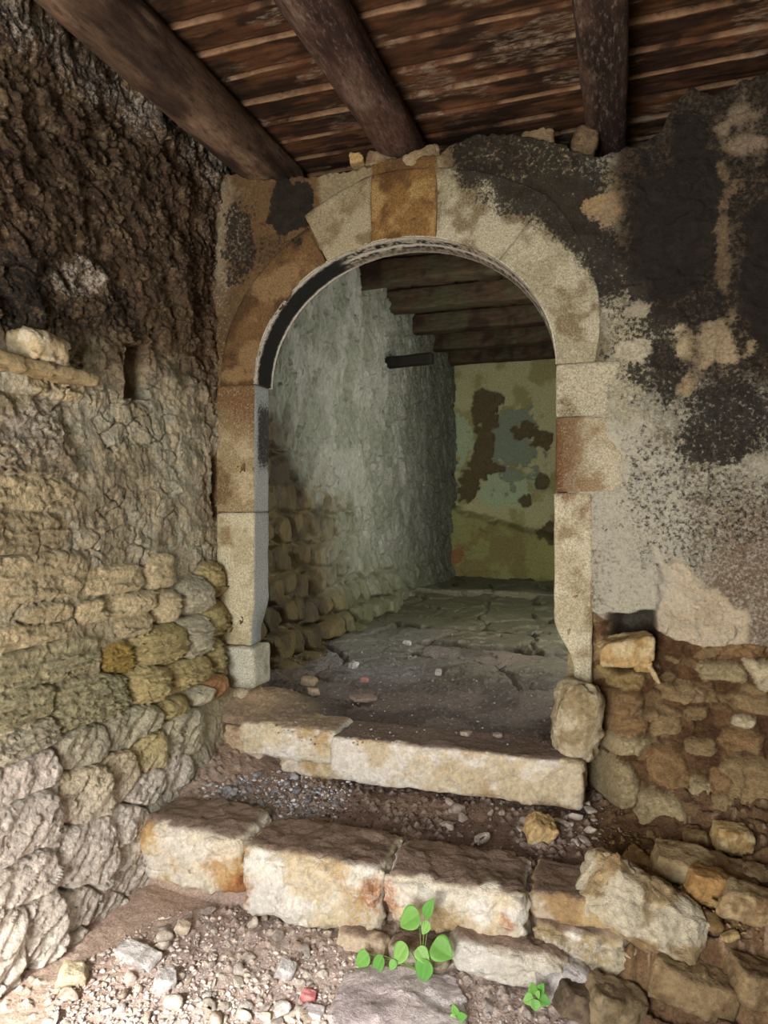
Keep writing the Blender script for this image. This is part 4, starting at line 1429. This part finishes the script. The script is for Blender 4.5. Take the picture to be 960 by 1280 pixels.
# right bank
put('rubble_block', 878, 1170, (0.150, 0.07, 0.040), 71, RUB, 'long tan slab on the brink of the dark right bank', rot=(0.10, 0.20, 0.03), sink=0.1, r=0.2, amp=0.12, chip=0.3, res=0.009)
put('rubble_block', 798, 1228, (0.185, 0.10, 0.10), 72, [lin(176, 154, 116), lin(144, 120, 86), lin(206, 196, 170)], 'large rough pale rock face filling the lower right beside the step', rot=(-0.5, 0.50, 0.06), sink=0.85, r=0.5, amp=0.22, chip=0.95, res=0.008)
put('rubble_block', 800, 1170, (0.055, 0.035, 0.025), 73, [lin(196, 174, 132), lin(170, 142, 98)], 'flat pale chip above the large rough rock', rot=(0.2, 0.3, 0.1), r=0.25, chip=0.5, res=0.007)
put('rubble_block', 882, 1222, (0.060, 0.045, 0.05), 74, [lin(184, 146, 92), lin(156, 120, 74)], 'orange brown stone right of the large rough rock', rot=(0.1, 0.3, 0.2), r=0.3, chip=0.5, res=0.008)
put('rubble_block', 935, 1245, (0.085, 0.05, 0.045), 75, RUB, 'tan rounded block near the bottom right corner', rot=(0.1, 0.15, 0.0), r=0.4, chip=0.4, res=0.008)
put('rubble_block', 768, 1268, (0.085, 0.06, 0.05), 79, [lin(160, 142, 112), lin(132, 114, 86)], 'tan stone at the bottom edge below the large rough rock', rot=(0.1, 0.3, 0.4), sink=0.5, r=0.3, chip=0.5, res=0.008)
put('rubble_block', 862, 1272, (0.12, 0.06, 0.05), 80, [lin(154, 132, 98), lin(124, 104, 74)], 'brown block at the bottom edge right of the large rough rock', rot=(0.1, 0.25, 0.1), sink=0.6, r=0.4, chip=0.8, res=0.008)
put('rubble_block', 952, 1285, (0.08, 0.06, 0.05), 83, [lin(156, 134, 100), lin(126, 104, 74)], 'brown block in the very bottom right corner', rot=(0.1, 0.2, 0.3), sink=0.4, r=0.3, chip=0.5, res=0.008)
put('rubble_block', 952, 1200, (0.060, 0.05, 0.03), 76, RUB, 'tan stone right of the long slab on the brink', rot=(0.1, 0.2, 0.0), r=0.3, chip=0.4, res=0.008)
put('rubble_block', 915, 1058, (0.058, 0.045, 0.042), 77, TAN, 'squarish tan block on the right bank at the foot of the wall', rot=(0.1, 0.1, 0.3), r=0.2, chip=0.4, res=0.007)
put('rubble_block', 870, 1053, (0.042, 0.03, 0.022), 78, RUB, 'oval stone left of the squarish tan block', r=0.6, chip=0.3, res=0.006)
for k, (a, b, hx, hy, hz, lab) in enumerate((
        (791, 1098, .022, .016, .018, 'pale chip on the bank right of the step, upper of a pair'), (798, 1117, .036, .02, .016, 'triangular pale chip on the bank right of the step, lower of a pair'),
        (830, 1114, .034, .022, .018, 'flat pale stone on the bank right of the triangular chip'), (834, 1079, .020, .016, .014, 'small pale pebble alone on the dark bank below the wall'),
        (853, 1070, .014, .018, .018, 'upright pale chip standing below the oval stone'), (800, 1075, .05, .02, .014, 'long thin pale sliver at the left edge of the dark bank'),
        (765, 1072, .02, .018, .016, 'grey stone where the tread meets the dark bank'), (893, 1105, .05, .035, .022, 'broad brown stone on the dark bank above the long slab'),
        (945, 1130, .022, .016, .012, 'small pale chip near the right edge on the dark bank'), (912, 1147, .026, .014, .010, 'thin pale sliver lying just above the long slab'),
        (926, 1108, .035, .025, .02, 'brown stone on the dark bank near the right edge'), (745, 1098, .03, .02, .018, 'brown lump at the right end of the step tread'))):
    put('rubble_chip', a, b, (hx, hy, hz), 180 + k, [lin(196, 172, 122), lin(168, 138, 90)] if 'pale' in lab else DRUB, lab, rot=(0.2, 0.3 * math.sin(k * 3), k * 1.1), r=0.25, chip=0.6, res=0.005)
# on the sill and in the passage
for k, (a, b, zz_, hx, hy, hz, cols, lab) in enumerate((
        (385, 852, -.93, .05, .03, .02, [lin(184, 166, 138)], 'flat tan stone on the earth heap behind the left jamb'), (455, 873, -.955, .065, .04, .009, [lin(170, 150, 136)], 'thin flat slab lying on the sill left of its middle'),
        (548, 841, -.93, .022, .018, .018, GREY, 'white stone alone in the middle of the passage floor'), (442, 832, -.93, .028, .022, .02, GREY, 'whitish stone left of the middle of the passage floor'),
        (455, 850, -.945, .025, .02, .014, [lin(190, 140, 128)], 'pinkish brick chip on the passage floor near the sill'), (583, 917, -.96, .028, .02, .010, [lin(196, 178, 160)], 'small flat pale chip on the sill near its front edge'),
        (622, 919, -.96, .022, .016, .008, [lin(186, 172, 158)], 'second flat pale chip on the sill, towards the right jamb'), (509, 804, -.91, .03, .02, .015, GREY, 'grey stone on the passage floor behind the white one'),
        (392, 865, -.94, .03, .022, .018, [lin(190, 170, 146)], 'small tan stone in front of the flat stone on the earth heap'))):
    x, y, _ = on_z(a, b, zz_)
    tag(stone('floor_stone', (hx, hy, hz), 210 + k, cols, M_LIME, (x, y, zz_ + hz * 0.2), (0.1, 0.1 * math.sin(k), k * 0.9), res=0.006, r=0.25, chip=0.6), lab, 'stone')
# stones bedded on the wall top under the boards
for k, (a, b, hx, hz, cols, lab) in enumerate((
        (448, 204, .035, .022, [lin(196, 166, 112)], 'small yellowish stone on the wall top above the arch, left of the flat slabs'), (478, 207, .075, .032, [lin(150, 132, 100), lin(128, 108, 80)], 'flat brownish slab on the wall top above the keystone, left one'),
        (528, 203, .085, .038, [lin(176, 158, 124), lin(150, 132, 100)], 'flat tan slab on the wall top above the keystone, right one'), (670, 183, .075, .045, [lin(160, 138, 104)], 'rounded stone lying behind the wall top between two beams'),
        (728, 188, .055, .075, [lin(128, 108, 80), lin(96, 80, 58)], 'upright jagged stone on the wall top just left of the squared beam'), (800, 203, .075, .045, [lin(132, 112, 84), lin(104, 86, 62)], 'sloping stone on the wall top just right of the squared beam'),
        (768, 215, .035, .03, [lin(150, 130, 96)], 'little stone in the notch of the wall top under the squared beam'))):
    x, y, z = on_y(a, b, 3.22 if k > 2 else 3.17)
    tag(stone('wall_top_stone', (hx, 0.07, hz), 240 + k, cols, M_LIME, (x, y, z), (0, 0.25 * math.sin(k * 2.0), 0.2), res=0.009, r=0.45, amp=0.2, chip=0.5), lab, 'stone')

# ------------------------------------------------------------------ scattered rubble: individuals, then gravel
_ico = {}


def ico(sub):
    if sub not in _ico:
        bm = bmesh.new()
        bmesh.ops.create_icosphere(bm, subdivisions=sub, radius=1.0)
        v = np.array([p.co[:] for p in bm.verts])
        f = np.array([[p.index for p in q.verts] for q in bm.faces])
        bm.free()
        _ico[sub] = (v, f)
    return _ico[sub]


def chunk_proto(seed, sub=2):
    v, f = ico(sub)
    rs = np.random.RandomState(seed)
    v = v * (0.75 + 0.5 * rs.rand(3)) * np.array([1.15, 0.95, 0.65])
    for k in range(9):
        n = rs.normal(size=3)
        n /= np.linalg.norm(n)
        d = v @ n
        lim = d.max() * (0.45 + 0.35 * rs.rand())
        v = v - np.outer(np.clip(d - lim, 0, None), n)
    return v, f


PROTO = [chunk_proto(900 + k, 2) for k in range(8)]
GPROTO = [chunk_proto(950 + k, 1) for k in range(8)]
SHARED = {}


def shared_mesh(k, cols):
    key = (k, cols.tobytes())
    if key not in SHARED:
        v, f = PROTO[k]
        c = np.tile(cols, (len(v), 1))
        c = mixc(c, cols * 0.75, sm(0.45, 0.6, fbm3(v[:, 0] * 2, v[:, 1] * 2, v[:, 2] * 2, 3, k)))
        cov = np.zeros((len(v), 3))
        cov[:, 1] = 0.2
        me = mesh_np('stone_chunk', v * 0.02, None, c, cov, f)
        me.materials.append(M_LIME)
        SHARED[key] = me
    return SHARED[key]


def scatter(name, spots, label, group, tones, smin, smax, seed, zfun=terrain):
    rs = np.random.RandomState(seed)
    for (x, y) in spots:
        s = smin + (smax - smin) * rs.rand() ** 2.2
        me = shared_mesh(rs.randint(8), tones[rs.randint(len(tones))])
        o = bpy.data.objects.new(name, me)
        COL.objects.link(o)
        z = float(zfun(np.array(x), np.array(y)))
        o.location = (x, y, z + s * 0.30)
        o.scale = (s / 0.02, s / 0.02, s / 0.02 * (0.7 + 0.5 * rs.rand()))
        o.rotation_euler = (rs.normal() * 0.35, rs.normal() * 0.35, rs.rand() * 6.28)
        tag(o, label, 'stone', group)


def spots_px(n, x0, y0, x1, y1, seed, ok=lambda a, b: True, z=None):
    rs = np.random.RandomState(seed)
    out = []
    while len(out) < n:
        a, b = x0 + (x1 - x0) * rs.rand(), y0 + (y1 - y0) * rs.rand()
        if not ok(a, b):
            continue
        zz = -1.2 if z is None else z
        for _ in range(10):
            x, y, _z = on_z(a, b, zz)
            if z is not None:
                break
            zz = float(terrain(np.array(x), np.array(y)))
        out.append((float(x), float(y)))
    return out


scatter('rubble_stone', spots_px(122, 60, 1140, 420, 1285, 1, lambda a, b: b > 1128 + abs(a - 240) * 0.22 and b > 1240 - (a - 60) * 0.7),
        'pale broken stone in the rubble strewn at the bottom left', 'rubble at the foot of the left wall', [lin(206, 196, 190), lin(190, 178, 168), lin(216, 204, 188), lin(204, 184, 166)], 0.010, 0.036, 2)
scatter('rubble_stone', spots_px(22, 560, 1240, 740, 1285, 3), 'pale pebble on the floor right of the flagstone', 'pebbles right of the flagstone', [lin(206, 196, 190), lin(184, 172, 164)], 0.008, 0.022, 4)
scatter('rubble_stone', spots_px(50, 560, 1004, 745, 1060, 5, lambda a, b: b > 1000 + 0.05 * (a - 560)), 'grey stone at the foot of the upper step', 'stones along the foot of the upper step', [lin(196, 182, 170), lin(172, 158, 146), lin(212, 200, 186)], 0.012, 0.042, 6)
scatter('rubble_stone', spots_px(34, 255, 965, 390, 1020, 7, lambda a, b: abs(b - 1000) < 32 and a + b > 1240), 'bluish grey broken stone in the gravel on the left half of the lower tread', 'stones in the gravel patch', [lin(206, 206, 212), lin(176, 175, 180), lin(222, 220, 220)], 0.012, 0.03, 8)
scatter('rubble_stone', spots_px(52, 770, 1030, 965, 1150, 9, lambda a, b: b > 1040 + 0.0 * a), 'brown stone in the rubble of the dark right bank', 'rubble of the right bank', [lin(150, 122, 82), lin(120, 94, 60), lin(168, 142, 98)], 0.012, 0.036, 10)
scatter('rubble_stone', spots_px(18, 740, 1130, 965, 1275, 19), 'tan stone stuck in the broken edge of the right bank', 'stones in the bank edge', [lin(178, 150, 106), lin(150, 122, 82)], 0.02, 0.05, 20)


def gravel(name, pts, tones, smin, smax, seed, label, zfun=terrain):
    rs = np.random.RandomState(seed)
    Vs, Fs, Cs, base = [], [], [], 0
    pts = np.asarray(pts)
    zs = zfun(pts[:, 0], pts[:, 1])
    for (x, y), z in zip(pts, zs):
        v, f = GPROTO[rs.randint(8)]
        s = smin + (smax - smin) * rs.rand() ** 2
        e = Matrix.Rotation(rs.rand() * 6.28, 3, 'Z') @ Matrix.Rotation(rs.normal() * 0.5, 3, 'X')
        Vs.append((v * s) @ np.array(e).T + np.array([x, y, z + s * 0.35]))
        Fs.append(f + base)
        base += len(v)
        Cs.append(np.tile(tones[rs.randint(len(tones))] * (0.8 + 0.4 * rs.rand()), (len(v), 1)))
    me = mesh_np(name, np.concatenate(Vs), None, np.concatenate(Cs), None, np.concatenate(Fs))
    o = link(name, me, M_GRAVEL)
    o['kind'] = 'stuff'
    return tag(o, label, 'gravel')


gravel('gravel', spots_px(2600, 60, 1140, 470, 1300, 21, lambda a, b: b > 1125 + abs(a - 250) * 0.25 and b > 1235 - (a - 50) * 0.6), [lin(206, 194, 188), lin(186, 172, 164), lin(170, 152, 144), lin(214, 200, 186)], 0.003, 0.013, 22,
       'loose pale grit covering the floor at the bottom left')
gravel('gravel', spots_px(900, 240, 955, 440, 1035, 23, lambda a, b: np.hypot((a - 345) / 100, (b - 998) / 32) < 0.7 + 0.4 * np.random.rand()), [lin(206, 206, 211), lin(174, 174, 181), lin(226, 224, 226), lin(136, 132, 136)], 0.004, 0.014, 24,
       'patch of bluish grey gravel on the left half of the lower tread')
gravel('gravel', spots_px(1100, 400, 985, 790, 1085, 25, lambda a, b: b > 985 + 0.06 * (a - 400) and b < 1070 + 0.05 * (a - 480) and np.random.rand() < 1.2 - (b - 1000) / 110), [lin(120, 104, 94), lin(92, 76, 68), lin(160, 146, 134), lin(76, 62, 54)], 0.003, 0.010, 26,
       'dark grit and crumbs along the foot of the upper step')
gravel('gravel', spots_px(900, 560, 1215, 760, 1300, 27), [lin(200, 190, 186), lin(176, 164, 158), lin(150, 134, 124)], 0.002, 0.008, 28, 'loose grit on the floor around the small weeds')
gravel('gravel', spots_px(1500, 750, 1035, 980, 1170, 29), [lin(128, 102, 68), lin(104, 80, 50), lin(150, 126, 86)], 0.003, 0.012, 30, 'brown grit and crumbs over the dark right bank')


def sill_z(x, y):
    return ZS + 0.005 + 0.14 * sm(3.6, 8.5, y)


np.random.seed(3)
gravel('gravel', spots_px(700, 345, 790, 720, 930, 31, lambda a, b: np.random.rand() < 0.35 + 0.65 * np.exp(-((a - 460) / 120) ** 2 - ((b - 830) / 40) ** 2), z=-0.95), [lin(150, 142, 140), lin(176, 168, 164), lin(120, 108, 104)], 0.003, 0.010, 32,
       'scattered grit on the dusty floor behind the sill', sill_z)

# ------------------------------------------------------------------ weeds


def leaf_mat():
    m = bpy.data.materials.new('nettle_leaf')
    m.use_nodes = True
    nt = m.node_tree
    b = nt.nodes['Principled BSDF']
    col = nd(nt, 'ShaderNodeAttribute', attribute_name='Col')
    n = nd(nt, 'ShaderNodeTexNoise')
    n.inputs['Scale'].default_value = 90
    mr = nd(nt, 'ShaderNodeMapRange')
    mr.inputs['To Min'].default_value = 0.7
    mr.inputs['To Max'].default_value = 1.3
    nt.links.new(n.outputs['Fac'], mr.inputs['Value'])
    mu = nd(nt, 'ShaderNodeVectorMath', operation='SCALE')
    nt.links.new(col.outputs['Color'], mu.inputs[0])
    nt.links.new(mr.outputs[0], mu.inputs['Scale'])
    nt.links.new(mu.outputs[0], b.inputs['Base Color'])
    b.inputs['Roughness'].default_value = 0.55
    tr = nd(nt, 'ShaderNodeBsdfTranslucent')
    nt.links.new(mu.outputs[0], tr.inputs[0])
    ad = nd(nt, 'ShaderNodeMixShader')
    ad.inputs[0].default_value = 0.25
    nt.links.new(b.outputs[0], ad.inputs[1])
    nt.links.new(tr.outputs[0], ad.inputs[2])
    nt.links.new(ad.outputs[0], nt.nodes['Material Output'].inputs[0])
    return m


M_LEAF = leaf_mat()


def leaf(parent, base, tip, width, nrm, colour, seed):
    """an ovate toothed leaf from base to tip (world), facing nrm"""
    base, tip, nrm = (Vector(a) for a in (base, tip, nrm))
    ax = tip - base
    L = ax.length
    ax.normalize()
    side = ax.cross(nrm).normalized()
    up = side.cross(ax).normalized()
    n, m = 30, 9
    V, c = [], []
    for i in range(n):
        t = i / (n - 1)
        w = width * 0.5 * (math.sin(math.pi * min(1, t ** 0.62)) ** 0.75 if 0 < t < 1 else 0)
        w *= 1 + 0.10 * (abs(((t * 11) % 1) - 0.5) * 2 - 0.5)
        for j in range(m):
            s = -1 + 2 * j / (m - 1)
            h = -0.10 * L * t * t + 0.16 * w * abs(s) + 0.03 * L * math.sin(t * 22 + abs(s) * 4) * abs(s) * (1 - abs(s))
            p = base + ax * (L * t) + side * (w * s) + up * h
            V.append(p[:])
            k = 0.82 + 0.25 * abs(s) + (0.25 if j == m // 2 else 0)
            c.append([colour[0] * k, colour[1] * k, colour[2] * k])
    V = np.array(V) - np.array(parent.location)
    me = mesh_np('leaf', V, grid_quads(n, m), np.array(c))
    o = link('leaf', me, M_LEAF, parent, True)
    md = o.modifiers.new('thickness', 'SOLIDIFY')
    md.thickness = 0.0006
    return o


def stems(parent, paths, r, colour):
    """one stem with its leaf stalks"""
    Vs, Qs, base = [], [], 0
    for pts in paths:
        P = [Vector(p) for p in pts]
        n = 14
        fine = []
        for i in range(n):
            t = i / (n - 1) * (len(P) - 1)
            k = min(int(t), len(P) - 2)
            fine.append(P[k].lerp(P[k + 1], t - k))
        ring = 6
        for i, p in enumerate(fine):
            d = (fine[min(i + 1, n - 1)] - fine[max(i - 1, 0)]).normalized()
            a = d.orthogonal().normalized()
            b = d.cross(a)
            for k in range(ring):
                g = k / ring * 2 * math.pi
                Vs.append((p + (a * math.cos(g) + b * math.sin(g)) * r * (1 - 0.4 * i / n))[:])
        for i in range(n - 1):
            for k in range(ring):
                Qs.append((base + i * ring + k, base + i * ring + (k + 1) % ring, base + (i + 1) * ring + (k + 1) % ring, base + (i + 1) * ring + k))
        base += n * ring
    me = mesh_np('stem', np.array(Vs) - np.array(parent.location), np.array(Qs), np.tile(colour, (len(Vs), 1)))
    link('stem', me, M_LEAF, parent, True)


GREENS = [lin(124, 182, 84), lin(104, 166, 74), lin(146, 196, 104)]


def weed(root_px, depth, leaves, label, sz):
    x, y, z = on_y(*root_px, depth)
    root = Vector((x, y, z))
    p = empty('weed', root[:], label, 'plant')
    paths = []
    for k, (bx, by, tx, ty, w, dy) in enumerate(leaves):
        b = Vector(on_y(bx, by, depth + dy))
        t = Vector(on_y(tx, ty, depth + dy - 0.012))
        paths.append([root, root.lerp(b, 0.5) + Vector((0, -0.004, 0.008)), b])
        leaf(p, b, t, w, Vector((0.15 * math.sin(k * 2.3), -0.75, 0.65)), GREENS[k % 3], k)
    stems(p, paths, sz, lin(120, 150, 80))


weed((528, 1216), 2.085, [
    (524, 1141, 499, 1158, 0.070, .0), (531, 1146, 541, 1124, 0.036, .0), (536, 1152, 527, 1168, 0.034, .0), (541, 1179, 566, 1197, 0.076, -.01), (533, 1199, 526, 1230, 0.058, -.02),
    (508, 1180, 492, 1206, 0.056, -.01), (461, 1192, 444, 1208, 0.050, .0), (478, 1194, 465, 1224, 0.040, -.02), (522, 1184, 536, 1206, 0.044, -.01), (494, 1200, 487, 1213, 0.026, -.02)],
    'green weed with toothed round leaves growing at the middle of the lower step', 0.0016)
weed((671, 1252), 2.04, [(668, 1243, 665, 1229, 0.030, 0), (672, 1243, 679, 1230, 0.028, 0), (667, 1247, 654, 1252, 0.034, -.01), (669, 1249, 669, 1264, 0.032, -.02), (674, 1247, 688, 1255, 0.034, -.01), (671, 1246, 674, 1239, 0.018, -.01)],
     'small green weed in front of the pale grey boulder', 0.0011)
weed((571, 1284), 1.93, [(571, 1268, 566, 1256, 0.020, 0), (572, 1272, 583, 1270, 0.024, 0), (570, 1272, 560, 1276, 0.024, 0), (572, 1276, 576, 1290, 0.024, -.01)],
     'tiny green seedling at the bottom edge on the flagstone border', 0.0010)
